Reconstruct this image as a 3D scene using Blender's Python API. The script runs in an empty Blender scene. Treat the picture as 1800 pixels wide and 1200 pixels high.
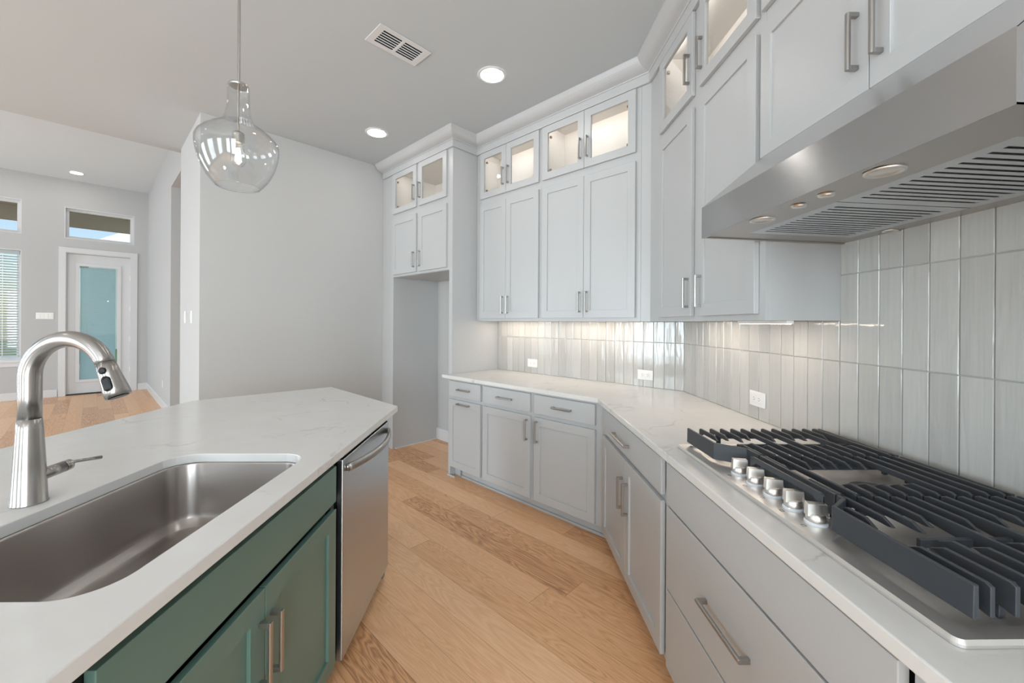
import bpy, bmesh, math, random
from mathutils import Vector, Matrix
random.seed(7)
S = 2 ** -.5
PI = math.pi
SC = bpy.context.scene
COL = SC.collection

# ------------------------------------------------------------------ camera
F_PX, CX, CY, YAW, ROLL, EYE = 710.0, 900.0, 567.2, 0.0203, 0.0059, 1.385
cam = bpy.data.cameras.new('camera')
cam.sensor_width = 36
cam.lens = F_PX / 1800 * 36
cam.shift_y = -(600 - CY) / 1800
cam.clip_start = .02
co = bpy.data.objects.new('camera', cam)
fw = Vector((math.sin(YAW), math.cos(YAW), 0))
rt = Vector((math.cos(YAW), -math.sin(YAW), 0))
up = Vector((0, 0, 1))
r2 = rt * math.cos(ROLL) + up * math.sin(ROLL)
u2 = -rt * math.sin(ROLL) + up * math.cos(ROLL)
co.matrix_world = Matrix(((r2.x, u2.x, -fw.x, 0), (r2.y, u2.y, -fw.y, 0), (r2.z, u2.z, -fw.z, EYE), (0, 0, 0, 1)))
COL.objects.link(co)
SC.camera = co

# ------------------------------------------------------------------ view, world, daylight
SC.view_settings.view_transform = 'Standard'
SC.view_settings.look = 'None'
SC.view_settings.gamma = 1
SC.view_settings.use_curve_mapping = False
SC.view_settings.exposure = 0.22
w = bpy.data.worlds.new('sky')
SC.world = w
w.use_nodes = True
nt = w.node_tree
bg = nt.nodes['Background']
sky = nt.nodes.new('ShaderNodeTexSky')
sky.sky_type = 'NISHITA'
sky.sun_disc = False
sky.sun_elevation = math.radians(48)
sky.sun_rotation = math.radians(200)
sky.air_density = 1.0
sky.dust_density = .6
hs = nt.nodes.new('ShaderNodeHueSaturation'); hs.inputs['Saturation'].default_value = .85
nt.links.new(sky.outputs[0], hs.inputs['Color']); nt.links.new(hs.outputs[0], bg.inputs[0])
bg.inputs[1].default_value = .17
SC.cycles.max_bounces = 10
SC.cycles.diffuse_bounces = 6
SC.cycles.glossy_bounces = 5
SC.cycles.transparent_max_bounces = 16
SC.cycles.sample_clamp_indirect = 6
SC.cycles.caustics_reflective = False
SC.cycles.caustics_refractive = False
SC.cycles.use_denoising = True

def ab(a, n):                      # house axes: a along the long back wall, n away from it towards the kitchen corner
    return (-a * S + n * S, a * S + n * S)

def daylight(name, loc, direction, sx, sz, power, color=(.90, .95, 1)):
    l = bpy.data.lights.new(name, 'AREA')
    l.shape = 'RECTANGLE'; l.size = sx; l.size_y = sz; l.energy = power; l.color = color
    o = bpy.data.objects.new(name, l)
    o.location = loc
    o.rotation_euler = Vector(direction).to_track_quat('-Z', 'Y').to_euler()
    COL.objects.link(o)
    return o

DAY = 1.0
REAR_A, LEFT_N = -2.6, -4.6
rear_windows = [(-3.9, -2.7), (-2.3, -1.1)]
left_windows = [(-1.6, -.2), (1.0, 2.6), (3.9, 5.3), (8.4, 10.0)]
for n0, n1 in rear_windows:
    x, y = ab(REAR_A - .13, (n0 + n1) / 2)
    daylight('window_daylight', (x, y, 1.4), (-S, S, 0), n1 - n0 - .1, 2.2, 130 * DAY)
for a0, a1 in left_windows:
    x, y = ab((a0 + a1) / 2, LEFT_N - .13)
    daylight('window_daylight', (x, y, 1.4), (S, S, 0), a1 - a0 - .1, 2.2, (72 if a0 < 3 else 125) * DAY, (.80, .90, 1) if a0 > 3 else (.90, .95, 1))

# ------------------------------------------------------------------ materials
M = {}
def mat(name, col=(.8, .8, .8), rough=.5, metal=0, **kw):
    m = bpy.data.materials.new(name); m.use_nodes = True
    b = m.node_tree.nodes['Principled BSDF']
    b.inputs['Base Color'].default_value = (*col, 1)
    b.inputs['Roughness'].default_value = rough
    b.inputs['Metallic'].default_value = metal
    for k, v in kw.items():
        b.inputs[k].default_value = v
    M[name] = m
    return m

def N(m, typ, **kw):
    n = m.node_tree.nodes.new('ShaderNode' + typ)
    for k, v in kw.items():
        if isinstance(v, bpy.types.NodeSocket):
            m.node_tree.links.new(v, n.inputs[k])
        elif k.startswith('i_'):
            key = k[2:]
            key = int(key) if key.isdigit() else key.replace('_', ' ')
            if isinstance(v, bpy.types.NodeSocket):
                m.node_tree.links.new(v, n.inputs[key])
            else:
                n.inputs[key].default_value = v
        else:
            setattr(n, k, v)
    return n

def L(m, a, b): m.node_tree.links.new(a, b)

def math_(m, op, a, b=None, c=None):
    n = m.node_tree.nodes.new('ShaderNodeMath'); n.operation = op
    for i, v in enumerate((a, b, c)):
        if v is None: continue
        if isinstance(v, bpy.types.NodeSocket): L(m, v, n.inputs[i])
        else: n.inputs[i].default_value = v
    return n.outputs[0]

def bump(m, height, strength, dist=.002):
    n = N(m, 'Bump'); n.inputs['Strength'].default_value = strength; n.inputs['Distance'].default_value = dist
    L(m, height, n.inputs['Height'])
    L(m, n.outputs[0], m.node_tree.nodes['Principled BSDF'].inputs['Normal'])
    return n

def coords(m, scale=(1, 1, 1), rot=(0, 0, 0), kind='Object'):
    tc = N(m, 'TexCoord'); mp = N(m, 'Mapping')
    mp.inputs['Scale'].default_value = scale; mp.inputs['Rotation'].default_value = rot
    L(m, tc.outputs[kind], mp.inputs[0])
    return mp.outputs[0]

def noise(m, vec, scale, detail=2, rough=.5, dist=0):
    n = N(m, 'TexNoise'); n.inputs['Scale'].default_value = scale; n.inputs['Detail'].default_value = detail
    n.inputs['Roughness'].default_value = rough; n.inputs['Distortion'].default_value = dist
    L(m, vec, n.inputs['Vector'])
    return n.outputs[0]

def ramp(m, fac, stops):
    n = N(m, 'ValToRGB'); cr = n.color_ramp
    while len(cr.elements) < len(stops): cr.elements.new(.5)
    for e, (p, c) in zip(cr.elements, stops):
        e.position = p; e.color = (*c, 1) if len(c) == 3 else c
    L(m, fac, n.inputs[0])
    return n.outputs[0]

def bsdf(m): return m.node_tree.nodes['Principled BSDF']

for nm, c in (('wall_paint', (.50, .508, .51)), ('ceiling_paint', (.50, .54, .565)), ('ceiling_paint_lit', (.66, .70, .725))):  # last one: same ceiling paint, window light put in as a lighter colour
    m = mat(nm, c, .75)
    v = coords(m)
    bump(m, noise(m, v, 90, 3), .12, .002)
m = mat('cabinet_paint', (.49, .503, .512), .34)
v = coords(m); bump(m, noise(m, v, 260, 2), .05, .0005)
m = mat('cabinet_inside', (.72, .70, .67), .5)
m = mat('trim_paint', (.66, .67, .68), .35)
m = mat('green_paint', (.112, .196, .166), .30)
v = coords(m); bump(m, noise(m, v, 260, 2), .05, .0005)
mat('dark_frame', (.006, .008, .008), .5)
mat('black_plastic', (.004, .004, .004), .3, 0, **{'Specular IOR Level': .25})
mat('white_plastic', (.82, .81, .79), .3)
mat('slot_dark', (.05, .05, .05), .5)
mat('grout', (.60, .585, .56), .8)
mat('hinge_metal', (.45, .33, .25), .35, 1)

def brushed(name, col, rough, axis, aniso=.4, streak=.12, bs=.04):
    m = mat(name, col, rough, 1)
    sc = [220, 220, 220]; sc[axis] = 2.5
    v = coords(m, tuple(sc))
    n = noise(m, v, 1, 3)
    r = N(m, 'MapRange'); r.inputs[3].default_value = rough - streak / 2; r.inputs[4].default_value = rough + streak / 2
    L(m, n, r.inputs[0])
    if not aniso and bs > .02: L(m, r.outputs[0], bsdf(m).inputs['Roughness'])
    bsdf(m).inputs['Anisotropic'].default_value = aniso
    if aniso:
        cx = N(m, 'CombineXYZ'); cx.inputs[2].default_value = 1
        L(m, cx.outputs[0], bsdf(m).inputs['Tangent'])
    return m
brushed('hood_steel', (.55, .55, .55), .19, 1, .85, bs=.02)
brushed('hood_under_steel', (.50, .47, .445), .30, 1, 0, bs=.015)
brushed('cooktop_steel', (.78, .755, .73), .45, 1, 0, bs=0)
brushed('dishwasher_steel', (.56, .59, .62), .28, 0, .75, bs=.01)
brushed('sink_steel', (.45, .42, .40), .32, 1, .7, bs=.01)
brushed('faucet_steel', (.40, .385, .37), .27, 2, .7, bs=.01)
brushed('pull_nickel', (.42, .405, .39), .30, 2, 0, bs=0)
brushed('filter_steel', (.66, .67, .68), .34, 0, 0)
mat('chrome_knob', (.86, .82, .78), .30, 1)
mat('pendant_nickel', (.5, .48, .45), .25, 1)
mat('grate_iron', (.040, .044, .051), .45, 0, **{'Specular IOR Level': .55})
v = coords(M['grate_iron']); bump(M['grate_iron'], noise(M['grate_iron'], v, 900, 2), .12, .0004)
mat('clear_ring', (.75, .77, .80), .1, 0)

# quartz worktop
m = mat('quartz', (.80, .785, .765), .16)
v = coords(m)
wn = N(m, 'TexNoise'); wn.inputs['Scale'].default_value = 3.0; wn.inputs['Detail'].default_value = 5; L(m, v, wn.inputs['Vector'])
mixv = N(m, 'VectorMath', operation='MULTIPLY_ADD'); L(m, wn.outputs['Color'], mixv.inputs[0]); mixv.inputs[1].default_value = (.55, .55, .55); L(m, v, mixv.inputs[2])
vo = N(m, 'TexVoronoi', feature='DISTANCE_TO_EDGE'); vo.inputs['Scale'].default_value = 2.3; L(m, mixv.outputs[0], vo.inputs['Vector'])
line = ramp(m, vo.outputs[0], [(0, (1, 1, 1)), (.008, (.5, .5, .5)), (.024, (0, 0, 0))])
mask = ramp(m, noise(m, v, 4.2, 4, .6), [(.50, (0, 0, 0)), (.64, (1, 1, 1))])
fine = noise(m, v, 60, 4, .7)
fac = math_(m, 'MULTIPLY', math_(m, 'MULTIPLY', line, mask), .62)
cl = ramp(m, noise(m, v, 7, 5, .6), [(.3, (.68, .668, .648)), (.7, (.715, .705, .69))])
mx = N(m, 'Mix', data_type='RGBA'); L(m, fac, mx.inputs[0]); L(m, cl, mx.inputs[6]); mx.inputs[7].default_value = (.42, .39, .355, 1)
L(m, mx.outputs[2], bsdf(m).inputs['Base Color'])

# glazed tile, wavy hand-made surface
m = mat('tile_glaze', (.56, .545, .515), .07, 0, **{'Coat Weight': .3, 'Coat Roughness': .04})
v = coords(m, (14, 14, 3.2))
v2 = coords(m, (60, 60, 4))
h = math_(m, 'ADD', noise(m, v, 1, 2, .5, .6), math_(m, 'MULTIPLY', noise(m, v2, 1, 2), .22))
bump(m, h, .8, .007)
at = N(m, 'Attribute', attribute_name='tile_tone'); at.attribute_type = 'GEOMETRY'
st = noise(m, coords(m, (90, 90, 1.2)), 1, 2)
tone = math_(m, 'ADD', math_(m, 'MULTIPLY', at.outputs['Fac'], .45), math_(m, 'MULTIPLY', st, .35))
L(m, ramp(m, tone, [(.2, (.45, .445, .425)), (.8, (.55, .543, .52))]), bsdf(m).inputs['Base Color'])

# oak planks
m = mat('oak_floor', (.5, .3, .15), .33)
PLANK_W, PLANK_L, PLANK_ROT = .1593, 1.55, -math.radians(135)
vec = coords(m, (1, 1, 1), (0, 0, PLANK_ROT))
sp = N(m, 'SeparateXYZ'); L(m, vec, sp.inputs[0])
u, vv = sp.outputs[0], sp.outputs[1]
rowf = math_(m, 'DIVIDE', math_(m, 'ADD', vv, 1.348 + 1.593 * 10), PLANK_W)
row = math_(m, 'FLOOR', rowf)
wn1 = N(m, 'TexWhiteNoise', noise_dimensions='1D'); L(m, row, wn1.inputs['W'])
uu = math_(m, 'ADD', math_(m, 'DIVIDE', u, PLANK_L), math_(m, 'MULTIPLY', wn1.outputs[0], 7.3))
colr = math_(m, 'FLOOR', uu)
cb = N(m, 'CombineXYZ'); L(m, row, cb.inputs[0]); L(m, colr, cb.inputs[1])
wn2 = N(m, 'TexWhiteNoise', noise_dimensions='3D'); L(m, cb.outputs[0], wn2.inputs['Vector'])
rnd = wn2.outputs['Value']
gv = N(m, 'CombineXYZ')
L(m, math_(m, 'ADD', math_(m, 'MULTIPLY', u, 1.0), math_(m, 'MULTIPLY', rnd, 37.0)), gv.inputs[0])
L(m, math_(m, 'MULTIPLY', vv, 9.0), gv.inputs[1]); L(m, math_(m, 'MULTIPLY', rnd, 91.0), gv.inputs[2])
warp = noise(m, gv.outputs[0], .9, 3, .55, .5)
rings = math_(m, 'FRACT', math_(m, 'MULTIPLY', warp, 22.0))
rings = math_(m, 'ABSOLUTE', math_(m, 'SUBTRACT', rings, .5))
fv = N(m, 'CombineXYZ')
L(m, math_(m, 'MULTIPLY', u, 5.0), fv.inputs[0]); L(m, math_(m, 'MULTIPLY', vv, 210.0), fv.inputs[1]); L(m, rnd, fv.inputs[2])
fine = noise(m, fv.outputs[0], 1, 3, .6)
tone = math_(m, 'ADD', math_(m, 'MULTIPLY', rnd, .42), math_(m, 'ADD', math_(m, 'MULTIPLY', math_(m, 'MULTIPLY', rings, 2), .24), math_(m, 'MULTIPLY', fine, .50)))
colr_ = ramp(m, tone, [(.24, (.45, .20, .088)), (.48, (.77, .42, .21)), (.9, (.93, .58, .34))])
fr = math_(m, 'FRACT', rowf)
ed = math_(m, 'MINIMUM', fr, math_(m, 'SUBTRACT', 1, fr))
eu = math_(m, 'FRACT', uu); eu = math_(m, 'MINIMUM', eu, math_(m, 'SUBTRACT', 1, eu))
seam = math_(m, 'MAXIMUM', math_(m, 'LESS_THAN', ed, .007), math_(m, 'LESS_THAN', eu, .0011))
mx = N(m, 'Mix', data_type='RGBA'); L(m, math_(m, 'MULTIPLY', seam, .45), mx.inputs[0]); L(m, colr_, mx.inputs[6]); mx.inputs[7].default_value = (.12, .06, .03, 1)
L(m, mx.outputs[2], bsdf(m).inputs['Base Color'])
bump(m, math_(m, 'SUBTRACT', fine, seam), .12, .0008)

def emit(name, col, strength):
    m = mat(name, (0, 0, 0), .5)
    bsdf(m).inputs['Emission Color'].default_value = (*col, 1)
    bsdf(m).inputs['Emission Strength'].default_value = strength
    return m
emit('downlight_lens', (1, .945, .885), 32)
emit('patio_lens', (1, .95, .88), 6)
emit('strip_light', (1, .83, .68), 32)
emit('cabinet_light', (1, .93, .86), 18)
emit('bulb_filament', (1, .84, .66), 45)
mat('hood_lamp', (.75, .73, .70), .15, .6)

def pane(name, tint, edge=.045):
    m = bpy.data.materials.new(name); m.use_nodes = True
    t = m.node_tree; t.nodes.clear()
    out = t.nodes.new('ShaderNodeOutputMaterial'); mix = t.nodes.new('ShaderNodeMixShader')
    tr = t.nodes.new('ShaderNodeBsdfTransparent'); gl = t.nodes.new('ShaderNodeBsdfGlossy'); lw = t.nodes.new('ShaderNodeLayerWeight'); lw.inputs[0].default_value = .5
    pw = t.nodes.new('ShaderNodeMath'); pw.operation = 'POWER'; pw.inputs[1].default_value = 4.0; t.links.new(lw.outputs['Facing'], pw.inputs[0])
    tr.inputs[0].default_value = (*tint, 1); gl.inputs['Roughness'].default_value = .02
    mul = t.nodes.new('ShaderNodeMath'); mul.operation = 'MULTIPLY_ADD'; mul.inputs[1].default_value = .85; mul.inputs[2].default_value = edge
    t.links.new(pw.outputs[0], mul.inputs[0]); t.links.new(mul.outputs[0], mix.inputs[0])
    t.links.new(tr.outputs[0], mix.inputs[1]); t.links.new(gl.outputs[0], mix.inputs[2]); t.links.new(mix.outputs[0], out.inputs[0])
    M[name] = m
pane('window_glass', (.94, .97, .975))
pane('door_glass', (.875, .97, .99))
pane('cabinet_glass', (.97, .97, .97))
pane('globe_glass', (.97, .975, .975), edge=.05)
m = mat('blind_white', (.86, .90, .91), .45)
tl = N(m, 'BsdfTranslucent'); tl.inputs[0].default_value = (.86, .92, .93, 1)
ms = N(m, 'MixShader'); ms.inputs[0].default_value = .7
L(m, bsdf(m).outputs[0], ms.inputs[1]); L(m, tl.outputs[0], ms.inputs[2])
L(m, ms.outputs[0], m.node_tree.nodes['Material Output'].inputs[0])
mat('patio_soffit', (.50, .52, .45), .8)
mat('patio_concrete', (.55, .53, .50), .9)
mat('neighbour_roof', (.82, .80, .76), .9)
mat('neighbour_brick', (.60, .55, .50), .9)
mat('lawn', (.10, .16, .06), .9)

# ------------------------------------------------------------------ mesh helpers
WM = {}
def thing(name, label, cat, loc=(0, 0, 0), rotz=0, group=None, kind=None):
    o = bpy.data.objects.new(name, None); COL.objects.link(o)
    o.location = loc; o.rotation_euler = (0, 0, rotz); o.empty_display_size = .05
    o['label'] = label; o['category'] = cat
    if group: o['group'] = group
    if kind: o['kind'] = kind
    WM[o.name] = Matrix.Translation(Vector(loc)) @ Matrix.Rotation(rotz, 4, 'Z')
    return o

def obj(name, bm, material, parent=None, world=False, bevel=0, smooth=False, segs=1, label=None):
    if world and parent is not None:
        bm.transform(WM[parent.name].inverted())
    bmesh.ops.recalc_face_normals(bm, faces=bm.faces)
    me = bpy.data.meshes.new(name); bm.to_mesh(me); bm.free()
    mats = material if isinstance(material, (list, tuple)) else [material]
    for k in mats: me.materials.append(M[k])
    if smooth:
        for p in me.polygons: p.use_smooth = True
    o = bpy.data.objects.new(name, me); COL.objects.link(o)
    if parent is not None:
        o.parent = parent; WM[o.name] = WM[parent.name]
    else:
        WM[o.name] = Matrix.Identity(4)
    if bevel:
        md = o.modifiers.new('bevel', 'BEVEL'); md.width = bevel; md.segments = segs; md.limit_method = 'ANGLE'; md.angle_limit = .6
        md.harden_normals = False
    if label: o['label'] = label
    return o

def struct(name, bm, material, label=None, **kw):
    o = obj(name, bm, material, **kw); o['kind'] = 'structure'
    if label: o['label'] = label
    return o

def tag(o, label, cat, group=None, kind=None):
    o['label'] = label; o['category'] = cat
    if group: o['group'] = group
    if kind: o['kind'] = kind
    return o

def BM(): return bmesh.new()

def box(bm, x0, x1, y0, y1, z0, z1, mi=0):
    vs = [bm.verts.new((x, y, z)) for z in (z0, z1) for x, y in ((x0, y0), (x1, y0), (x1, y1), (x0, y1))]
    for f in ((0, 3, 2, 1), (4, 5, 6, 7), (0, 1, 5, 4), (1, 2, 6, 5), (2, 3, 7, 6), (3, 0, 4, 7)):
        bm.faces.new([vs[i] for i in f]).material_index = mi
    return vs

def prism(bm, pts, z0, z1, mi=0):
    lo = [bm.verts.new((*p, z0)) for p in pts]; hi = [bm.verts.new((*p, z1)) for p in pts]
    n = len(pts)
    fs = [bm.faces.new(lo[::-1]), bm.faces.new(hi)]
    for i in range(n): fs.append(bm.faces.new((lo[i], lo[(i + 1) % n], hi[(i + 1) % n], hi[i])))
    for f in fs: f.material_index = mi
    return lo, hi

def abox(bm, a0, a1, n0, n1, z0, z1, mi=0):
    prism(bm, [ab(a0, n0), ab(a1, n0), ab(a1, n1), ab(a0, n1)], z0, z1, mi)

def plate(bm, x0, x1, z0, z1, y0, y1, holes=(), fn=None, mi=0):
    """slab in the x-z plane from y0 to y1 with rectangular holes (hx0,hx1,hz0,hz1); fn maps (x,y,z) to space"""
    xs = sorted({x0, x1, *[h[0] for h in holes], *[h[1] for h in holes]})
    zs = sorted({z0, z1, *[h[2] for h in holes], *[h[3] for h in holes]})
    xs = [x for x in xs if x0 <= x <= x1]; zs = [z for z in zs if z0 <= z <= z1]
    fn = fn or (lambda x, y, z: (x, y, z))
    cache = {}
    def v(i, j, k):
        if (i, j, k) not in cache: cache[(i, j, k)] = bm.verts.new(fn(xs[i], (y0, y1)[k], zs[j]))
        return cache[(i, j, k)]
    def solid(i, j):
        if i < 0 or j < 0 or i >= len(xs) - 1 or j >= len(zs) - 1: return False
        cx, cz = (xs[i] + xs[i + 1]) / 2, (zs[j] + zs[j + 1]) / 2
        return not any(h[0] < cx < h[1] and h[2] < cz < h[3] for h in holes)
    fs = []
    for i in range(len(xs) - 1):
        for j in range(len(zs) - 1):
            if not solid(i, j): continue
            for k in (0, 1): fs.append(bm.faces.new([v(i, j, k), v(i + 1, j, k), v(i + 1, j + 1, k), v(i, j + 1, k)]))
            if not solid(i - 1, j): fs.append(bm.faces.new([v(i, j, 0), v(i, j + 1, 0), v(i, j + 1, 1), v(i, j, 1)]))
            if not solid(i + 1, j): fs.append(bm.faces.new([v(i + 1, j, 0), v(i + 1, j + 1, 0), v(i + 1, j + 1, 1), v(i + 1, j, 1)]))
            if not solid(i, j - 1): fs.append(bm.faces.new([v(i, j, 0), v(i + 1, j, 0), v(i + 1, j, 1), v(i, j, 1)]))
            if not solid(i, j + 1): fs.append(bm.faces.new([v(i, j + 1, 0), v(i + 1, j + 1, 0), v(i + 1, j + 1, 1), v(i, j + 1, 1)]))
    for f in fs: f.material_index = mi
    bmesh.ops.recalc_face_normals(bm, faces=fs)
    bmesh.ops.dissolve_limit(bm, angle_limit=.01, verts=list(cache.values()), edges=list({e for f in fs for e in f.edges}))

def rrect(x0, x1, y0, y1, r, n=8):
    pts = []
    for cx, cy, a in ((x1 - r, y1 - r, 0), (x0 + r, y1 - r, 90), (x0 + r, y0 + r, 180), (x1 - r, y0 + r, 270)):
        for i in range(n + 1):
            t = math.radians(a + 90 * i / n); pts.append((cx + r * math.cos(t), cy + r * math.sin(t)))
    return pts

def loft(bm, rings, cap0=False, cap1=False, mi=0):
    vs = [[bm.verts.new(p) for p in r] for r in rings]
    n = len(vs[0])
    for a, b in zip(vs, vs[1:]):
        for i in range(n):
            bm.faces.new((a[i], a[(i + 1) % n], b[(i + 1) % n], b[i])).material_index = mi
    if cap0: bm.faces.new(vs[0][::-1]).material_index = mi
    if cap1: bm.faces.new(vs[-1]).material_index = mi
    return vs

def lathe(bm, prof, c=(0, 0, 0), n=40, mi=0):
    """prof: list of (r,z) about vertical axis at c"""
    rings = []
    for r, z in prof:
        rings.append([(c[0] + max(r, 1e-4) * math.cos(2 * PI * i / n), c[1] + max(r, 1e-4) * math.sin(2 * PI * i / n), c[2] + z) for i in range(n)])
    return loft(bm, rings, mi=mi)

def tube(bm, path, radii, n=20, caps=True, mi=0):
    path = [Vector(p) for p in path]
    if not isinstance(radii, (list, tuple)): radii = [radii] * len(path)
    t0 = (path[1] - path[0]).normalized()
    ref = Vector((0, 0, 1)) if abs(t0.z) < .9 else Vector((0, 1, 0))
    u = t0.cross(ref).normalized()
    rings = []
    for i, p in enumerate(path):
        t = (path[min(i + 1, len(path) - 1)] - path[max(i - 1, 0)]).normalized()
        u = (u - t * u.dot(t)).normalized(); vv_ = t.cross(u)
        rings.append([tuple(p + (u * math.cos(2 * PI * k / n) + vv_ * math.sin(2 * PI * k / n)) * radii[i]) for k in range(n)])
    loft(bm, rings, caps, caps, mi)

def sweep(bm, path, prof, closed_prof=True, mi=0, right=None):
    """sweep 2-D profile (d outwards, z) along a plan path with mitred corners; d is to the left-hand normal"""
    P = [Vector((p[0], p[1])) for p in path]
    rings = []
    for i, p in enumerate(P):
        nrm = []
        if i > 0: d = (P[i] - P[i - 1]).normalized(); nrm.append(Vector((-d.y, d.x)))
        if i < len(P) - 1: d = (P[i + 1] - P[i]).normalized(); nrm.append(Vector((-d.y, d.x)))
        if len(nrm) == 2:
            mm = (nrm[0] + nrm[1]).normalized(); k = 1 / mm.dot(nrm[0])
        else: mm, k = nrm[0], 1
        rings.append([(p.x + mm.x * d_ * k, p.y + mm.y * d_ * k, z) for d_, z in prof])
    loft(bm, rings, True, True, mi)

# ------------------------------------------------------------------ dimensions
CEIL, GCEIL = 3.13, 3.96
NW, XW = 2.87, 1.263              # back wall (n) and cooktop wall (x)
WALL_A = 4.225                    # plain wall beside the fridge recess
HALL_N, HALL_N2 = .625, .79
EDGE_A, JAMB_A = 5.28, 7.59
FAR_A = 11.0
CT = .914                         # worktop height
def corner(n, x):                 # plan point where the line n=const meets x=const
    return (x, n / S - x)
def a_of(p): return -p[0] * S + p[1] * S
CW = corner(NW, XW)
Y_REAR = XW + REAR_A / S          # where the cooktop wall meets the rear wall

# ------------------------------------------------------------------ room shell
bm = BM()
x0, x1, y0, y1 = -16, 5, -9, 13
prism(bm, [(x0, y0), (x1, y0), (x1, y1), (x0, y1)], -.12, -.0)
struct('floor', bm, 'oak_floor', 'wide oak plank floor in warm honey tones')

bm = BM()
prism(bm, [ab(EDGE_A, HALL_N), ab(EDGE_A, LEFT_N - .15), ab(REAR_A - .15, LEFT_N - .15), (XW + .15, Y_REAR - .2), (XW + .15, CW[1] + .06), ab(WALL_A + .15, NW + .15), ab(WALL_A + .15, HALL_N)], CEIL, CEIL + .12)
abox(bm, EDGE_A, EDGE_A + .12, LEFT_N - .15, HALL_N2 + .02, CEIL, GCEIL + .1)
struct('ceiling', bm, 'ceiling_paint', 'flat painted kitchen ceiling')
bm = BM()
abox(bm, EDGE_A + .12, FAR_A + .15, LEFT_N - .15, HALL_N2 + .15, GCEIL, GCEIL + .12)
struct('ceiling_great_room', bm, 'ceiling_paint_lit', 'higher ceiling of the room beyond')

bm = BM()
T = .14
prism(bm, [ab(WALL_A, NW), (CW[0], CW[1]), (CW[0] + T, CW[1] + T * .414), ab(WALL_A, NW + T)], 0, CEIL)
struct('wall_back', bm, 'wall_paint')
bm = BM()
prism(bm, [(XW, Y_REAR), (XW + T, Y_REAR - T), (CW[0] + T, CW[1] + T * .414), (CW[0], CW[1])], 0, CEIL)
struct('wall_right', bm, 'wall_paint')
bm = BM()
abox(bm, WALL_A, WALL_A + T, HALL_N + T, NW + T, 0, CEIL)
abox(bm, WALL_A, EDGE_A, HALL_N, HALL_N + T, 0, CEIL)
struct('wall_left', bm, 'wall_paint', 'plain painted wall between the fridge recess and the passage')
bm = BM()
abox(bm, JAMB_A, FAR_A, HALL_N2, HALL_N2 + T, 0, GCEIL)
abox(bm, EDGE_A, JAMB_A, HALL_N2, HALL_N2 + T, 3.32, GCEIL)
struct('wall_passage', bm, 'wall_paint', 'wall of the room beyond with a tall opening to a passage')
bm = BM()      # the passage behind the opening
abox(bm, EDGE_A - .14, EDGE_A, HALL_N + T, 3.4, 0, 3.32)
abox(bm, JAMB_A, JAMB_A + T, HALL_N2 + T, 3.4, 0, 3.32)
abox(bm, EDGE_A - .14, JAMB_A + T, 3.4, 3.54, 0, 3.32)
struct('wall_hall', bm, 'wall_paint')
bm = BM()
abox(bm, EDGE_A - .14, JAMB_A + T, HALL_N2 + T, 3.54, 3.32, 3.42)
struct('ceiling_hall', bm, 'ceiling_paint')

# far wall with door, transoms and window
def farfn(x, y, z): return (*ab(FAR_A + y, x), z)
DOOR = (-.325, .545, 0, 2.63)
TRAN = (-.345, .585, 2.885, 3.455)
TRAN2 = (-1.80, -.845, 2.885, 3.475)
WIN = (-1.80, -.845, .69, 2.60)
TRAN3 = (-3.3, -2.35, 2.885, 3.475)
WIN3 = (-3.3, -2.35, .69, 2.60)
bm = BM(); plate(bm, LEFT_N - .15, HALL_N2 + T, 0, GCEIL, 0, .16, [DOOR, TRAN, TRAN2, WIN, TRAN3, WIN3], farfn)
struct('wall_far', bm, 'wall_paint', 'far wall with the patio door and windows')
def rearfn(x, y, z): return (*ab(REAR_A - y, x), z)
bm = BM(); plate(bm, LEFT_N - .15, -.5, 0, CEIL, 0, .16, [(n0, n1, .25, 2.55) for n0, n1 in rear_windows], rearfn)
struct('wall_rear', bm, 'wall_paint')
def leftfn(x, y, z): return (*ab(x, LEFT_N - y), z)
bm = BM(); plate(bm, REAR_A - .15, FAR_A + .15, 0, GCEIL, 0, .16, [(a0, a1, .25, 2.55) for a0, a1 in left_windows], leftfn)
struct('wall_living', bm, 'wall_paint')

# baseboards
BB = [(0, 0), (.014, 0), (.014, .115), (.010, .125), (.004, .13), (0, .13)]
def baseboard(name, pts, prof=BB):
    bm = BM(); sweep(bm, pts, prof); return struct(name, bm, 'trim_paint')
baseboard('baseboard_far', [ab(FAR_A, DOOR[0] - .10), ab(FAR_A, LEFT_N)])
baseboard('baseboard_far_right', [ab(FAR_A, HALL_N2), ab(FAR_A, DOOR[1] + .10)])
baseboard('baseboard_passage', [ab(JAMB_A, 3.3), ab(JAMB_A, HALL_N2), ab(FAR_A, HALL_N2)])
baseboard('baseboard_left', [ab(WALL_A, 2.24), ab(WALL_A, HALL_N), ab(EDGE_A, HALL_N), ab(EDGE_A, 3.3)])
baseboard('baseboard_recess', [ab(2.99, NW), ab(3.985, NW)])

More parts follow.
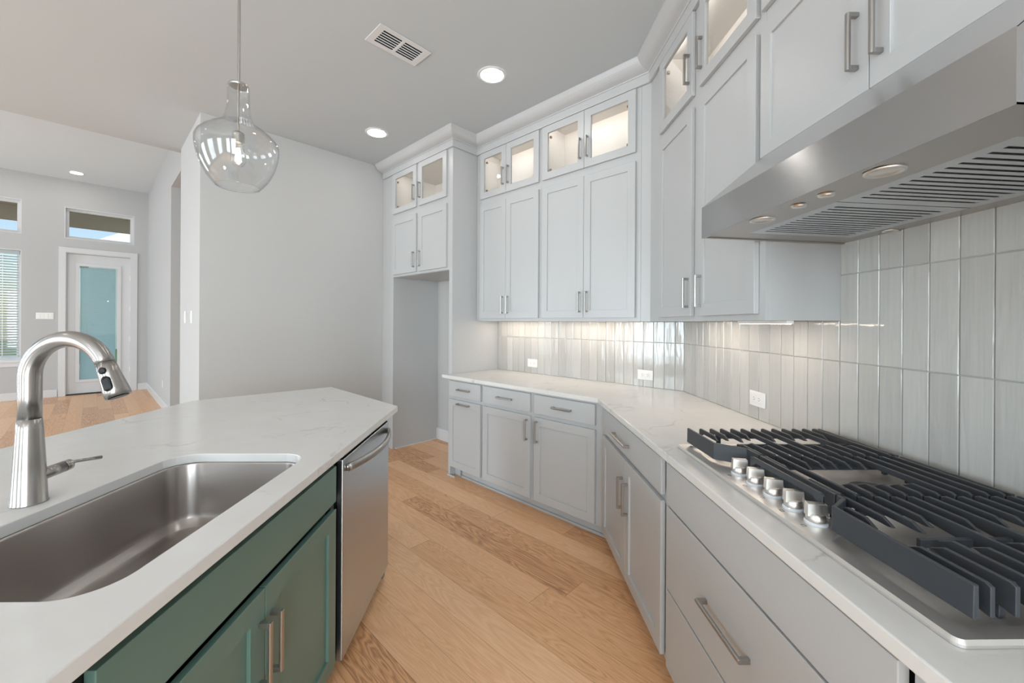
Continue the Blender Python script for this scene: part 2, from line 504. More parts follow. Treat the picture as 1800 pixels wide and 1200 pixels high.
# ---- openings in the far wall
def window_unit(idx, hole, fn, blinds=False, sill=False, mull=0, label=None, muntin=None):
    x0, x1, z0, z1 = hole
    bm = BM(); plate(bm, x0 + .012, x1 - .012, z0 + .012, z1 - .012, .075, .125, [(x0 + .055, x1 - .055, z0 + .055, z1 - .055)] if not muntin else muntin, fn)
    o = struct('window_%d' % idx, bm, 'trim_paint', label)
    bm = BM(); plate(bm, x0, x1, z0, z1, .0, .13, [(x0 + .012, x1 - .012, z0 + .012, z1 - .012)], fn)
    c = obj('window_jamb', bm, 'trim_paint', o)
    bm = BM(); plate(bm, x0 + .05, x1 - .05, z0 + .05, z1 - .05, .098, .102, (), fn)
    obj('window_pane', bm, 'window_glass', o)
    if sill:
        bm = BM(); plate(bm, x0 - .05, x1 + .05, z0 - .03, z0 + .0, -.05, .02, (), fn)
        plate(bm, x0 - .03, x1 + .03, z0 - .11, z0 - .03, -.016, -.001, (), fn)
        obj('window_sill', bm, 'trim_paint', o)
    return o
window_unit(1, TRAN, farfn, label='transom window above the patio door')
window_unit(2, TRAN2, farfn, label='transom window above the window with blinds')
window_unit(3, WIN, farfn, sill=True, label='tall window with white blinds left of the patio door')
window_unit(4, TRAN3, farfn)
window_unit(5, WIN3, farfn, sill=True)
k = 6
for n0, n1 in rear_windows: window_unit(k, (n0, n1, .25, 2.55), rearfn, sill=True); k += 1
for a0, a1 in left_windows: window_unit(k, (a0, a1, .25, 2.55), leftfn, sill=True); k += 1

def venetian(x0, x1, z0, z1, y, pitch, depth, tilt, fn):
    bm = BM()
    z = z1 - pitch
    while z > z0:
        dy, dz = depth / 2 * math.cos(tilt), depth / 2 * math.sin(tilt)
        q = []
        for (ax, s1, tk) in ((x0, -1, 0), (x1, -1, 0), (x1, 1, 0), (x0, 1, 0)):
            q.append(fn(ax, y + s1 * dy, z + s1 * dz))
        lo = [bm.verts.new(p) for p in q]; hi = [bm.verts.new((p[0], p[1], p[2] + .003)) for p in q]
        bm.faces.new(lo[::-1]); bm.faces.new(hi)
        for i in range(4): bm.faces.new((lo[i], lo[(i + 1) % 4], hi[(i + 1) % 4], hi[i]))
        z -= pitch
    return bm
t = thing('window_blind', 'white slatted blind hanging in the tall window left of the patio door', 'window blind', (*ab(FAR_A + .04, -1.32), 2.5))
obj('slats', venetian(-1.765, -.88, .80, 2.52, .045, .045, .046, .5, farfn), 'blind_white', t, world=True)
bm = BM(); plate(bm, -1.775, -.87, 2.52, 2.575, .015, .07, (), farfn); obj('head_rail', bm, 'blind_white', t, world=True)
bm = BM(); plate(bm, -1.765, -.88, .745, .775, .025, .065, (), farfn); obj('bottom_rail', bm, 'blind_white', t, world=True)
bm = BM()
for xx in (-1.05, -1.6):
    plate(bm, xx - .004, xx + .004, .76, 2.53, .016, .020, (), farfn)
obj('ladder_cord', bm, 'white_plastic', t, world=True)

# patio door
bm = BM()
GL = (-.157, .357, .27, 2.40)
plate(bm, DOOR[0] + .012, DOOR[1] - .012, .02, DOOR[3] - .015, .05, .095, [GL], farfn)
d = struct('door_1', bm, 'trim_paint', 'white patio door with a full-height glass lite', bevel=.002)
bm = BM(); plate(bm, GL[0] - .05, GL[1] + .05, GL[2] - .05, GL[3] + .05, .035, .05, [(GL[0] + .005, GL[1] - .005, GL[2] + .005, GL[3] - .005)], farfn)
obj('glazing_frame', bm, 'trim_paint', d, bevel=.004)
bm = BM(); plate(bm, GL[0], GL[1], GL[2], GL[3], .055, .059, (), farfn); obj('door_pane', bm, 'door_glass', d)
obj('enclosed_blind', venetian(GL[0] + .01, GL[1] - .03, GL[2], GL[3] - .01, .073, .016, .0155, .95, farfn), 'blind_white', d)
for z in (.42, 1.02, 1.62, 2.22):
    bm = BM(); plate(bm, DOOR[1] - .022, DOOR[1] - .004, z - .05, z + .05, .028, .05, (), farfn); obj('hinge', bm, 'white_plastic', d)
bm = BM()
plate(bm, DOOR[0] - .09, DOOR[1] + .09, 0, DOOR[3] + .09, -.018, 0, [(DOOR[0] - .0, DOOR[1] + .0, -1, DOOR[3])], farfn)
plate(bm, DOOR[0], DOOR[1], 0, DOOR[3], 0, .12, [(DOOR[0] + .012, DOOR[1] - .012, -1, DOOR[3] - .012)], farfn)
struct('trim_1', bm, 'trim_paint', 'white casing around the patio door', bevel=.002)
bm = BM(); plate(bm, DOOR[0], DOOR[1], 0.0, .018, .0, .13, (), farfn)
struct('trim_2', bm, 'dark_frame', 'dark threshold under the patio door')

# outdoors
bm = BM(); abox(bm, FAR_A + .16, FAR_A + 3.6, LEFT_N - 2, 3.2, -.12, -.03); struct('patio_slab', bm, 'patio_concrete', 'concrete patio outside')
bm = BM(); abox(bm, FAR_A + 3.6, FAR_A + 40, -30, 30, -.3, -.15); struct('ground_outside', bm, 'lawn', 'lawn outside')
bm = BM()
abox(bm, FAR_A + .17, FAR_A + 3.4, LEFT_N - 2, 3.2, 3.93, 4.05)
abox(bm, FAR_A + 3.2, FAR_A + 3.4, LEFT_N - 2, 3.2, 3.62, 3.93)
struct('patio_ceiling', bm, 'patio_soffit', 'olive soffit of the covered patio')
bm = BM(); lathe(bm, [(0, 3.925), (.085, 3.925), (.085, 3.93)], (*ab(FAR_A + 1.3, -.03), 0), 28)
tag(obj('patio_light', bm, 'patio_lens'), 'round recessed light in the patio soffit seen through the transom window', 'ceiling light')
t = thing('exterior_house', 'pale neighbouring house with a sunlit roof seen through the transom window', 'house', (*ab(FAR_A + 16, 3), -.15))
bm = BM(); abox(bm, FAR_A + 19.5, FAR_A + 30, -.1, 12, -.15, 5.1); obj('house_wall', bm, 'neighbour_brick', t, world=True)
bm = BM()
e0, e1, e2, e3 = ab(FAR_A + 19, -.6), ab(FAR_A + 31, -.6), ab(FAR_A + 31, 12.6), ab(FAR_A + 19, 12.6)
r0, r1 = ab(FAR_A + 25, 5.0), ab(FAR_A + 25, 7.0)
v = [bm.verts.new((*p, 5.1)) for p in (e0, e1, e2, e3)] + [bm.verts.new((*r0, 9.2)), bm.verts.new((*r1, 9.2))]
for f in ((0, 1, 2, 3), (0, 1, 4), (1, 2, 5, 4), (2, 3, 5), (3, 0, 4, 5)): bm.faces.new([v[i] for i in f])
obj('roof', bm, 'neighbour_roof', t, world=True)
sun = bpy.data.lights.new('sun', 'SUN'); sun.energy = 3.0; sun.angle = .01; sun.color = (1, .97, .92)
so = bpy.data.objects.new('sun', sun); COL.objects.link(so)
so.rotation_euler = Vector((.1, 1.0, -1.1)).to_track_quat('-Z', 'Y').to_euler()

# ------------------------------------------------------------------ cabinet kit
def fr(kind, a=None, n=None, x=None, y=None):
    """local frame of a run: local x to the right seen from the front, local y into the wall"""
    if kind == 'B': return (*ab(a, n), 0), -PI / 4
    if kind == 'C': return (x, y, 0), -PI / 2
    if kind == 'I': return (x, y, 0), PI / 2

def pull(parent, cx, cz, face, length=.16, vert=True):
    bm = BM(); h = length / 2; w = .0065; so_ = .032
    # bar with a rounded outer face, square posts at its ends
    prof = [(-w, 0), (-w, -.006), (-w * .55, -.0095), (w * .55, -.0095), (w, -.006), (w, 0)]
    def put(u, d, l): return (cx + (u if vert else l), face - so_ + .0095 + d, cz + (l if vert else u))
    loft(bm, [[put(u, d, l) for u, d in prof] for l in (-h, h)], True, True)
    for s_ in (-1, 1):
        l0, l1 = sorted((s_ * h, s_ * (h - .012)))
        if vert: box(bm, cx - w, cx + w, face - so_ + .009, face, cz + l0, cz + l1)
        else: box(bm, cx + l0, cx + l1, face - so_ + .009, face, cz - w, cz + w)
    return obj('pull_handle', bm, 'pull_nickel', parent, bevel=.0008)

DT = .020   # door thickness
def shaker(name, parent, x0, x1, z0, z1, paint='cabinet_paint', face=0.0, sw=.057, glass=False, hinge=0):
    bm = BM()
    hole = (x0 + sw, x1 - sw, z0 + sw, z1 - sw)
    plate(bm, x0, x1, z0, z1, face - DT, face - .001, [hole])
    if not glass: box(bm, x0 + sw - .001, x1 - sw + .001, face - DT + .009, face - .003, z0 + sw - .001, z1 - sw + .001)
    o = obj(name, bm, paint, parent, bevel=.0012)
    if glass:
        bm = BM(); box(bm, x0 + sw - .004, x1 - sw + .004, face - .011, face - .008, z0 + sw - .004, z1 - sw + .004)
        obj('glass_pane', bm, 'cabinet_glass', o)
        if hinge:
            bm = BM(); hx = x0 + sw + .012 if hinge < 0 else x1 - sw - .012
            for z in (z0 + sw + .02, z1 - sw - .03):
                bm = BM(); box(bm, hx - .008, hx + .008, face + .001, face + .016, z - .008, z + .008); obj('hinge', bm, 'hinge_metal', o)
    return o

def slab(name, parent, x0, x1, z0, z1, paint='cabinet_paint', face=0.0):
    bm = BM(); box(bm, x0, x1, face - DT, face - .001, z0, z1)
    return obj(name, bm, paint, parent, bevel=.0015, segs=2)

def carcass(parent, x0, x1, z0, z1, depth, openings, paint='cabinet_paint', shelves=(), inside=None, frame_paint=None, top=True):
    """openings cut in the face frame; shelves are z heights of full-depth boards"""
    t_ = .018
    x0 += .0006; x1 -= .0006
    bm = BM()
    box(bm, x0, x0 + t_, .019, depth, z0, z1); box(bm, x1 - t_, x1, .019, depth, z0, z1)
    box(bm, x0 + t_, x1 - t_, .019, depth, z0 + .02, z0 + .038)
    if top: box(bm, x0 + t_, x1 - t_, .019, depth, z1 - .02, z1)
    box(bm, x0 + t_, x1 - t_, depth - .008, depth, z0 + .02, z1 - .02)
    for z in shelves: box(bm, x0 + t_, x1 - t_, .022, depth - .008, z - .01, z + .01)
    obj('cabinet_body', bm, inside or paint, parent)
    bm = BM(); plate(bm, x0, x1, z0, z1, 0, .019, openings)
    return obj('face_frame', bm, frame_paint or paint, parent)

# ------------------------------------------------------------------ back run, base cabinets (frame plane n = 2.25)
NB = 2.250
def basecab(label, kind, a_or_y, width, units, extra=None, left_end=False, name='base_cabinet', toe=True, group=None):
    pass

def base_B(label, aL, aR, dr, dd, door_handle, pullout=False, end=False):
    loc, rz = fr('B', aL, NB)
    t = thing('base_cabinet', label, 'cabinet', loc, rz)
    wd = aL - aR
    L_ = lambda a: aL - a
    carcass(t, 0, wd, .09, .884, NW - NB - .001, [(L_(dr[0]) + .012, L_(dr[1]) - .012, .742, .853), (L_(dd[0]) + .012, L_(dd[1]) - .012, .112, .69)], top=False)
    s1 = slab('drawer_front', t, L_(dr[0]), L_(dr[1]), .730, .866)
    pull(s1, (L_(dr[0]) + L_(dr[1])) / 2, .798, -DT, .155, False)
    s2 = shaker('door', t, L_(dd[0]), L_(dd[1]), .100, .702)
    x0, x1 = L_(dd[0]), L_(dd[1])
    if pullout: pull(s2, (x0 + x1) / 2, .672, -DT, .155, False)
    elif door_handle == 'R': pull(s2, x1 - .030, .60, -DT, .155)
    else: pull(s2, x0 + .030, .60, -DT, .155)
    bm = BM(); box(bm, (.10 if end else 0), wd, .062, .078, 0, .09)
    if end:
        box(bm, 0, .02, 0, NW - NB - .001, 0, .09); box(bm, .02, .10, .055, .075, 0, .09)
        box(bm, .10, .118, .062, .55, 0, .09)
    obj('toe_kick', bm, 'cabinet_paint', t)
    bm = BM(); box(bm, (.118 if end else 0), wd, .046, .061, 0, .018)
    if end: box(bm, -.012, .10, -.012, 0, 0, .018); box(bm, -.012, -.0005, 0, .026, 0, .018)
    obj('shoe_moulding', bm, 'cabinet_paint', t, bevel=.004)
    return t
base_B('narrow grey base cabinet beside the fridge recess with a horizontal pull on its door', 2.945, 2.486, (2.922, 2.500), (2.926, 2.501), 'R', pullout=True, end=True)
base_B('grey base cabinet with drawer and a door whose pull is on the right edge', 2.486, 1.935, (2.472, 1.954), (2.472, 1.953), 'R')
# third unit runs to the bend; its frame ends at the mitre
XC = .632                          # frame plane of the cooktop run
bend = corner(NB, XC)
aB = a_of(bend)
t = base_B('grey base cabinet next to the bend, door pull on its left edge', 1.935, aB + .0, (1.917, 1.404), (1.917, 1.403), 'L')

# cooktop run (local x = distance along -y)
def base_C(label, yT, yB, name='base_cabinet', cat='cabinet'):
    loc, rz = fr('C', x=XC, y=yT)
    return thing(name, label, cat, loc, rz), yT - yB
yBend = bend[1]
t, wd = base_C('grey base cabinet after the bend with one wide drawer over two doors', yBend, 1.520)
DC = XW - XC - .001
carcass(t, 0.0, wd, .09, .884, DC, [(.09, wd - .03, .742, .853), (.09, wd - .03, .112, .69)], top=False)
ly = lambda y, y0_: y0_ - y
s1 = slab('drawer_front', t, yBend - 2.475, yBend - 1.552, .724, .866); pull(s1, yBend - 2.075, .785, -DT, .155 * 1.6, False)
for (ya, yb, hs) in ((2.475, 2.0145, 'R'), (2.0115, 1.552, 'L')):
    x0, x1 = yBend - ya, yBend - yb
    s2 = shaker('door', t, x0, x1, .105, .700); pull(s2, x1 - .04 if hs == 'R' else x0 + .04, .52, -DT, .16)
bm = BM(); box(bm, -.02, wd, .062, .078, 0, .09); obj('toe_kick', bm, 'cabinet_paint', t)

t, wd = base_C('wide grey drawer cabinet under the gas cooktop with flat drawer fronts', 1.520, .575)
carcass(t, 0, wd, .09, .884, DC, [(.03, wd - .03, .112, .853)], top=False)
x0, x1 = 1.520 - 1.497, 1.520 - .612
slab('false_front', t, x0, x1, .714, .866)
s1 = slab('drawer_front', t, x0, x1, .404, .706)
pull(s1, 1.520 - 1.094, .553, -DT, .225, False)
s1 = slab('drawer_front', t, x0, x1, .108, .396); pull(s1, 1.520 - 1.094, .25, -DT, .225, False)
bm = BM(); box(bm, 0, wd, .062, .078, 0, .09); obj('toe_kick', bm, 'cabinet_paint', t)

t, wd = base_C('grey base cabinet nearest the camera on the cooktop side', .575, -.30)
carcass(t, 0, wd, .09, .884, DC, [(.03, wd - .03, .742, .853), (.03, wd - .03, .112, .69)], top=False)
s1 = slab('drawer_front', t, .018, wd - .018, .724, .866); pull(s1, wd / 2, .79, -DT, .16, False)
for x0, x1, hs in ((.018, wd / 2 - .0015, 'R'), (wd / 2 + .0015, wd - .018, 'L')):
    s2 = shaker('door', t, x0, x1, .105, .700); pull(s2, x1 - .04 if hs == 'R' else x0 + .04, .58, -DT, .16)
bm = BM(); box(bm, 0, wd, .062, .078, 0, .09); obj('toe_kick', bm, 'cabinet_paint', t)

# perimeter worktop
bm = BM()
cf = corner(2.201, .592)
YE = -.30
pts = [ab(2.992, 2.201), cf, (.592, YE), (XW - .001, YE), (XW - .001, CW[1] - .0005), ab(2.992, NW - .001)]
pts = [ab(2.992, 2.201), cf, (.592, YE), (XW - .001, YE), corner(NW - .001, XW - .001), ab(2.946, NW - .001), ab(2.946, 2.262), ab(2.992, 2.262)]
lo, hi = prism(bm, pts, .8845, CT)
tag(obj('worktop', bm, 'quartz', bevel=.003, segs=2), 'white quartz worktop bending round the grey wall-side cabinets', 'worktop')

# ------------------------------------------------------------------ tall cabinet over the fridge recess (frame plane n = 2.28)
NT = 2.28
AT0, AT1 = 4.050, 2.949
loc, rz = fr('B', AT0, NT)
t = thing('fridge_cabinet', 'tall grey cabinet surround with glass doors above the empty fridge recess', 'cabinet', loc, rz)
lt = lambda a: AT0 - a
wd = AT0 - AT1
DTALL = NW - NT - .001
BT0 = 1.872
g1, g2, g3, g4 = lt(3.983), lt(3.523), lt(3.478), lt(3.024)
m_ = (g2 + g3) / 2
carcass(t, .0, wd, BT0, 3.05, DTALL, [(g1 + .015, g2 - .003, 2.563, 2.965), (g3 + .003, g4 - .015, 2.563, 2.965), (g1 + .015, g2 - .012, 1.91, 2.475), (g3 + .012, g4 - .015, 1.91, 2.475)], shelves=(2.522,), inside='cabinet_inside')
bm = BM()
box(bm, wd - .045, wd, 0, DTALL, 0, BT0 - .0005); box(bm, 0, .065, 0, DTALL, 0, BT0 - .0005)
box(bm, wd - .0, wd + .0005, 0.0, DTALL, 0, 3.05)
box(bm, -.172, -.001, .0, .019, 0, 3.13)
obj('side_panel', bm, 'cabinet_paint', t)
bm = BM(); box(bm, wd + .0005, wd + .0015, 0.0, DTALL, 0, 3.05); obj('end_panel', bm, 'cabinet_paint', t)
bm = BM(); box(bm, .065, wd - .045, .019, DTALL, BT0 - .003, BT0 - .0005); obj('recess_ceiling', bm, 'cabinet_paint', t)
for x0, x1, hs in ((g1, g2, 'R'), (g3, g4, 'L')):
    o = shaker('glass_door', t, x0, x1, 2.550, 2.980, glass=True, hinge=-1 if hs == 'R' else 1)
    pull(o, x1 - .030 if hs == 'R' else x0 + .030, 2.70, -DT, .155)
    o = shaker('door', t, x0, x1, 1.896, 2.487)
    pull(o, x1 - .030 if hs == 'R' else x0 + .030, 2.02, -DT, .155)
bm = BM(); box(bm, g1 + .05, g4 - .05, .0205, .034, 3.006, 3.029); obj('interior_light', bm, 'cabinet_light', t)
bm = BM(); box(bm, .066, .080, .03, DTALL - .02, 0, .012); obj('floor_moulding', bm, 'trim_paint', t)

# ------------------------------------------------------------------ wall cabinets
NU = 2.571
XU = .972
UB, UT = 1.400, 3.05
ucorner = corner(NU, XU)
aU = a_of(ucorner)
def upper(label, kind, p0, widths, doors, depth, light=True, lower=True, zb=UB):
    t = thing('wall_cabinet', label, 'cabinet', *p0)
    wd = widths
    ops = []
    for x0, x1 in doors:
        ops.append((x0 + .012, x1 - .012, 2.563, 2.965))
    if doors[1][0] - doors[0][1] > .02:
        for x0, x1 in doors: ops.append((x0 + .012, x1 - .012, zb + .045, 2.475))
    else: ops.append((doors[0][0] + .012, doors[-1][1] - .012, zb + .045, 2.475))
    carcass(t, 0, wd, zb, UT, depth, ops, shelves=(2.522,), inside='cabinet_inside')
    for e0, e1 in ((-.0006, -.0001), (wd + .0001, wd + .0006)):
        bm = BM(); box(bm, e0, e1, .0195, depth, zb, UT); obj('side_skin', bm, 'cabinet_paint', t)
    for i, (x0, x1) in enumerate(doors):
        R_ = i == 0
        o = shaker('glass_door', t, x0, x1, 2.550, 2.980, glass=True, hinge=-1 if R_ else 1)
        pull(o, x1 - .030 if R_ else x0 + .030, 2.70, -DT, .155)
        o = shaker('door', t, x0, x1, zb + .025, 2.489)
        pull(o, x1 - .030 if R_ else x0 + .030, zb + .145, -DT, .155)
    bm = BM(); box(bm, doors[0][0] + .05, doors[-1][1] - .05, .0205, .034, 3.006, 3.029); obj('interior_light', bm, 'cabinet_light', t)
    return t
DU = NW - NU - .001
upper('grey wall cabinet with two lit glass doors beside the fridge recess', 'B', fr('B', 2.943, NU), 2.943 - 2.138, [(2.943 - 2.883, 2.943 - 2.5385), (2.943 - 2.5355, 2.943 - 2.157)], DU)
t = upper('widest grey wall cabinet on the back wall with lit glass doors above', 'B', fr('B', 2.138, NU), 2.138 - 1.265, [(2.138 - 2.119, 2.138 - 1.7145), (2.138 - 1.7115, 2.138 - 1.299)], DU)
bm = BM()
YC0 = 2.510
prism(bm, [ab(1.264, NU), ucorner, (XU, YC0), (XW - .001, YC0), corner(NW - .001, XW - .001), ab(1.264, NW - .001)], UB, UT)
obj('corner_filler', bm, 'cabinet_paint', t, world=True)
DUC = XW - XU - .001
YC1 = 1.484
upper('grey wall cabinet with two lit glass doors left of the range hood', 'C', fr('C', x=XU, y=YC0 - .001), YC0 - YC1, [(YC0 - 2.478, YC0 - 2.043), (YC0 - 1.970, YC0 - 1.520)], DUC)
# cabinet over the hood
p0 = fr('C', x=XU, y=YC1 - .001)
t = thing('wall_cabinet', 'grey wall cabinet above the range hood with doors meeting over its middle', 'cabinet', *p0)
HW = YC1 - .56
wd = HW
carcass(t, 0, wd, 2.0, UT, DUC, [(.02, wd - .02, 2.563, 2.965), (.02, wd - .02, 2.03, 2.475)], shelves=(2.522,), inside='cabinet_inside')
bm = BM(); box(bm, -.0006, -.0001, .0195, DUC, 2.0, UT); obj('side_skin', bm, 'cabinet_paint', t)
mid = YC1 - 1.040
for x0, x1, R_ in ((-.006, mid - .0015, True), (mid + .0015, wd - .015, False)):
    o = shaker('door', t, x0, x1, 2.002, 2.489); pull(o, x1 - .034 if R_ else x0 + .034, 2.15, -DT, .155)
    o = shaker('glass_door', t, x0, x1, 2.550, 2.980, glass=True); pull(o, x1 - .034 if R_ else x0 + .034, 2.70, -DT, .155)
bm = BM(); box(bm, .05, wd - .05, .0205, .034, 3.006, 3.029); obj('interior_light', bm, 'cabinet_light', t)
# cabinet past the hood
p0 = fr('C', x=XU, y=.559)
upper('grey wall cabinet on the camera side of the range hood', 'C', p0, .80, [(.02, .3985), (.4015, .78)], DUC)

# frieze board and crown
bm = BM()
FP = .020
path = [ab(4.20, NT), ab(AT1 - .003, NT), ab(AT1 - .003, NU), ucorner, (XU, -.24)]
# the left-hand normal of this direction points to the walls, so the profile uses negative distances for the room side
sweep(bm, path, [(0, 2.985), (-FP, 2.985), (-FP, 3.048), (0, 3.048)])
struct('trim_3', bm, 'cabinet_paint', 'flat frieze board under the crown moulding', bevel=.002)
bm = BM()
cp = [(0, 3.0485), (-.022, 3.0485), (-.024, 3.054)]
for i in range(9):
    t_ = i / 8
    cp.append((-.028 - .082 * t_ - .010 * math.sin(PI * t_ * 1), 3.056 + .066 * t_ + .0 * t_ - .012 * math.sin(PI * t_)))
cp += [(-.112, 3.1295), (0, 3.1295)]
sweep(bm, path, cp)
struct('trim_4', bm, 'cabinet_paint', 'crown moulding between the wall cabinets and the ceiling')

# ------------------------------------------------------------------ backsplash of tall glazed tiles
TP, TG = .0795, .0022
rows = [(CT + .001, 1.2465), (1.2485, 1.5685), (1.5705, 1.8905), (1.8925, 1.9995)]
def tiles(fn, u0, u1, phase, zmax, name, label):
    bm = BM(); lay = bm.faces.layers.float.new('tile_tone')
    k0 = math.floor((u0 - phase) / TP) - 1
    k = k0
    # bed
    def quad(ps):
        f = bm.faces.new([bm.verts.new(fn(*p)) for p in ps]); return f
    f = quad([(u0, .0005, CT + .001), (u1, .0005, CT + .001), (u1, .0005, zmax), (u0, .0005, zmax)]); f.material_index = 1
    while phase + k * TP < u1:
        a0, a1 = max(u0, phase + k * TP + TG / 2), min(u1, phase + (k + 1) * TP - TG / 2)
        k += 1
        if a1 - a0 < .004: continue
        for z0, z1 in rows:
            z1 = min(z1, zmax)
            if z1 - z0 < .004: continue
            tn = random.random()
            d = [.0075 + random.uniform(-.0007, .0007) for _ in range(4)]
            e = .0022
            o_ = [(a0, z0), (a1, z0), (a1, z1), (a0, z1)]
            i_ = [(a0 + e, z0 + e), (a1 - e, z0 + e), (a1 - e, z1 - e), (a0 + e, z1 - e)]
            vb = [bm.verts.new(fn(p[0], .001, p[1])) for p in o_]
            vm = [bm.verts.new(fn(p[0], dd - .0018, p[1])) for p, dd in zip(o_, d)]
            vt = [bm.verts.new(fn(p[0], dd, p[1])) for p, dd in zip(i_, d)]
            fs = [bm.faces.new(vt)]
            for i in range(4):
                j = (i + 1) % 4
                fs.append(bm.faces.new((vb[i], vb[j], vm[j], vm[i]))); fs.append(bm.faces.new((vm[i], vm[j], vt[j], vt[i])))
            for f in fs: f[lay] = tn
    o = obj(name, bm, ['tile_glaze', 'grout'])
    o['kind'] = 'structure'; o['label'] = label
    return o
tiles(lambda u, d, z: (*ab(u, NW - d), z), a_of(CW) + .001, 2.944, 1.067, UB - .001, 'wall_tile_back', 'glazed vertical tile backsplash on the back wall')
tiles(lambda u, d, z: (XW - d, u, z), YC1 + .0, CW[1] - .006, 1.009, UB - .001, 'wall_tile_right', 'glazed vertical tile backsplash under the wall cabinet on the cooktop wall')
tiles(lambda u, d, z: (XW - d, u, z), .559, YC1 - .0005, 1.009, 1.69, 'wall_tile_cooktop', 'glazed vertical tile backsplash behind the cooktop')
tiles(lambda u, d, z: (XW - d, u, z), -.3, .5585, 1.009, UB - .001, 'wall_tile_near', 'glazed vertical tile backsplash nearest the camera')

# ------------------------------------------------------------------ outlets and switches
def outlet(label, place, wide=False):
    loc, rz = place
    t = thing('wall_outlet', label, 'outlet', loc, rz)
    bm = BM(); box(bm, -.060, .060, -.006, 0, -.037, .037); obj('cover_plate', bm, 'white_plastic', t, bevel=.003, segs=2)
    bm = BM(); box(bm, -.034, .034, -.0085, -.006, -.017, .017); obj('socket', bm, 'white_plastic', t, bevel=.001)
    bm = BM()
    for cx_ in (-.02, .02):
        for dz in (-.006, .006): box(bm, cx_ - .0045, cx_ + .0045, -.0088, -.0084, dz - .001, dz + .001)
        lathe(bm, [(0, 0), (.0022, 0)], (0, 0, 0), 8) if False else box(bm, cx_ + .008, cx_ + .011, -.0088, -.0084, -.0015, .0015)
    obj('slots', bm, 'slot_dark', t)
    return t
outlet('white horizontal outlet on the tile nearest the fridge recess', ((*ab(2.475, NW - .009), 1.010), -PI / 4))
outlet('white horizontal outlet on the tile next to the corner of the two walls', ((*ab(1.366, NW - .009), 1.003), -PI / 4))
outlet('white horizontal outlet on the cooktop wall left of the gas cooktop', ((XW - .009, 1.965, 1.017), -PI / 2))

def switch(label, loc, rz, gangs, hh=.057):
    t = thing('light_switch', label, 'light switch', loc, rz)
    w_ = .023 * gangs + .012
    bm = BM(); box(bm, -w_, w_, -.005, 0, -hh, hh); obj('cover_plate', bm, 'white_plastic', t, bevel=.002)
    for g in range(gangs):
        c_ = (g - (gangs - 1) / 2) * .046
        bm = BM(); box(bm, c_ - .016, c_ + .016, -.0085, -.005, -.033, .033); obj('rocker', bm, 'white_plastic', t, bevel=.001)
    return t
switch('white switch plate on the wall end by the passage, nearer the kitchen', (*ab(4.60, HALL_N), 1.42), PI * .75 - PI / 2 + PI / 2 - PI, 1)
switch('white switch plate on the wall end by the passage, nearer the far door', (*ab(4.95, HALL_N), 1.42), -PI / 4, 1)
switch('wide four-gang switch plate between the window and the patio door', (*ab(FAR_A, -.575), 1.46), PI / 4, 4)
t = thing('wall_outlet', 'white outlet low on the passage-side wall of the room beyond', 'outlet', (*ab(8.45, HALL_N2), .38), -PI / 4)
bm = BM(); box(bm, -.036, .036, -.005, 0, -.057, .057); obj('cover_plate', bm, 'white_plastic', t, bevel=.002)

# ------------------------------------------------------------------ recessed ceiling lights and vent
def downlight(label, x, y, z, group=None):
    t = thing('recessed_light', label, 'ceiling light', (x, y, z), 0, group)
    bm = BM(); lathe(bm, [(.080, -.001), (.080, -.004), (.098, -.005), (.102, -.001)], (0, 0, 0), 40); obj('trim_ring', bm, 'trim_paint', t, smooth=True)
    bm = BM(); lathe(bm, [(0, -.0035), (.081, -.0035), (.081, -.0005)], (0, 0, 0), 40); obj('lens', bm, 'downlight_lens', t)
    return t
downlight('round recessed ceiling light in front of the widest back wall cabinet', -.093, 2.851, CEIL)
downlight('round recessed ceiling light in front of the fridge recess', -1.182, 3.753, CEIL)
downlight('round recessed ceiling light in the room beyond above the patio door', *ab(10.4, -.19), GCEIL)
downlight('round recessed ceiling light at the left edge of the room beyond', *ab(10.3, -1.12), GCEIL)
for k, (a_, n_) in enumerate(((1.16, 1.03), (-.8, -.6), (2.4, -1.6), (.2, -2.2), (3.6, -3.4), (-1.2, -3.6))):
    downlight('round recessed ceiling light over the kitchen and dining side outside the picture', *ab(a_, n_), CEIL, 'recessed lights outside the picture')
for k, (a_, n_) in enumerate(((6.8, -1.1), (6.8, -3.4), (10.3, -3.4), (8.6, -2.2))):
    downlight('round recessed ceiling light over the room beyond outside the picture', *ab(a_, n_), GCEIL, 'recessed lights of the room beyond')
downlight('round recessed ceiling light in the passage', *ab(6.4, 2.2), 3.32)

t = thing('ceiling_vent', 'white rectangular air vent with two banks of slots in the kitchen ceiling', 'air vent', (-.673, 2.566, CEIL), -PI / 4 - PI / 2)
holes = []
for s_ in (-1, 1):
    for k in range(6):
        c_ = -.056 + k * .0222
        holes.append((min(s_ * .010, s_ * .135), max(s_ * .010, s_ * .135), c_ - .0078, c_ + .0078))
bm = BM(); plate(bm, -.178, .178, -.098, .098, -.006, -.001, holes, lambda x, y, z: (x, z, y)); obj('vent_cover', bm, 'trim_paint', t, bevel=.0015)
bm = BM(); box(bm, -.15, .15, -.075, .075, -.0008, -.0002); obj('vent_duct', bm, 'black_plastic', t)

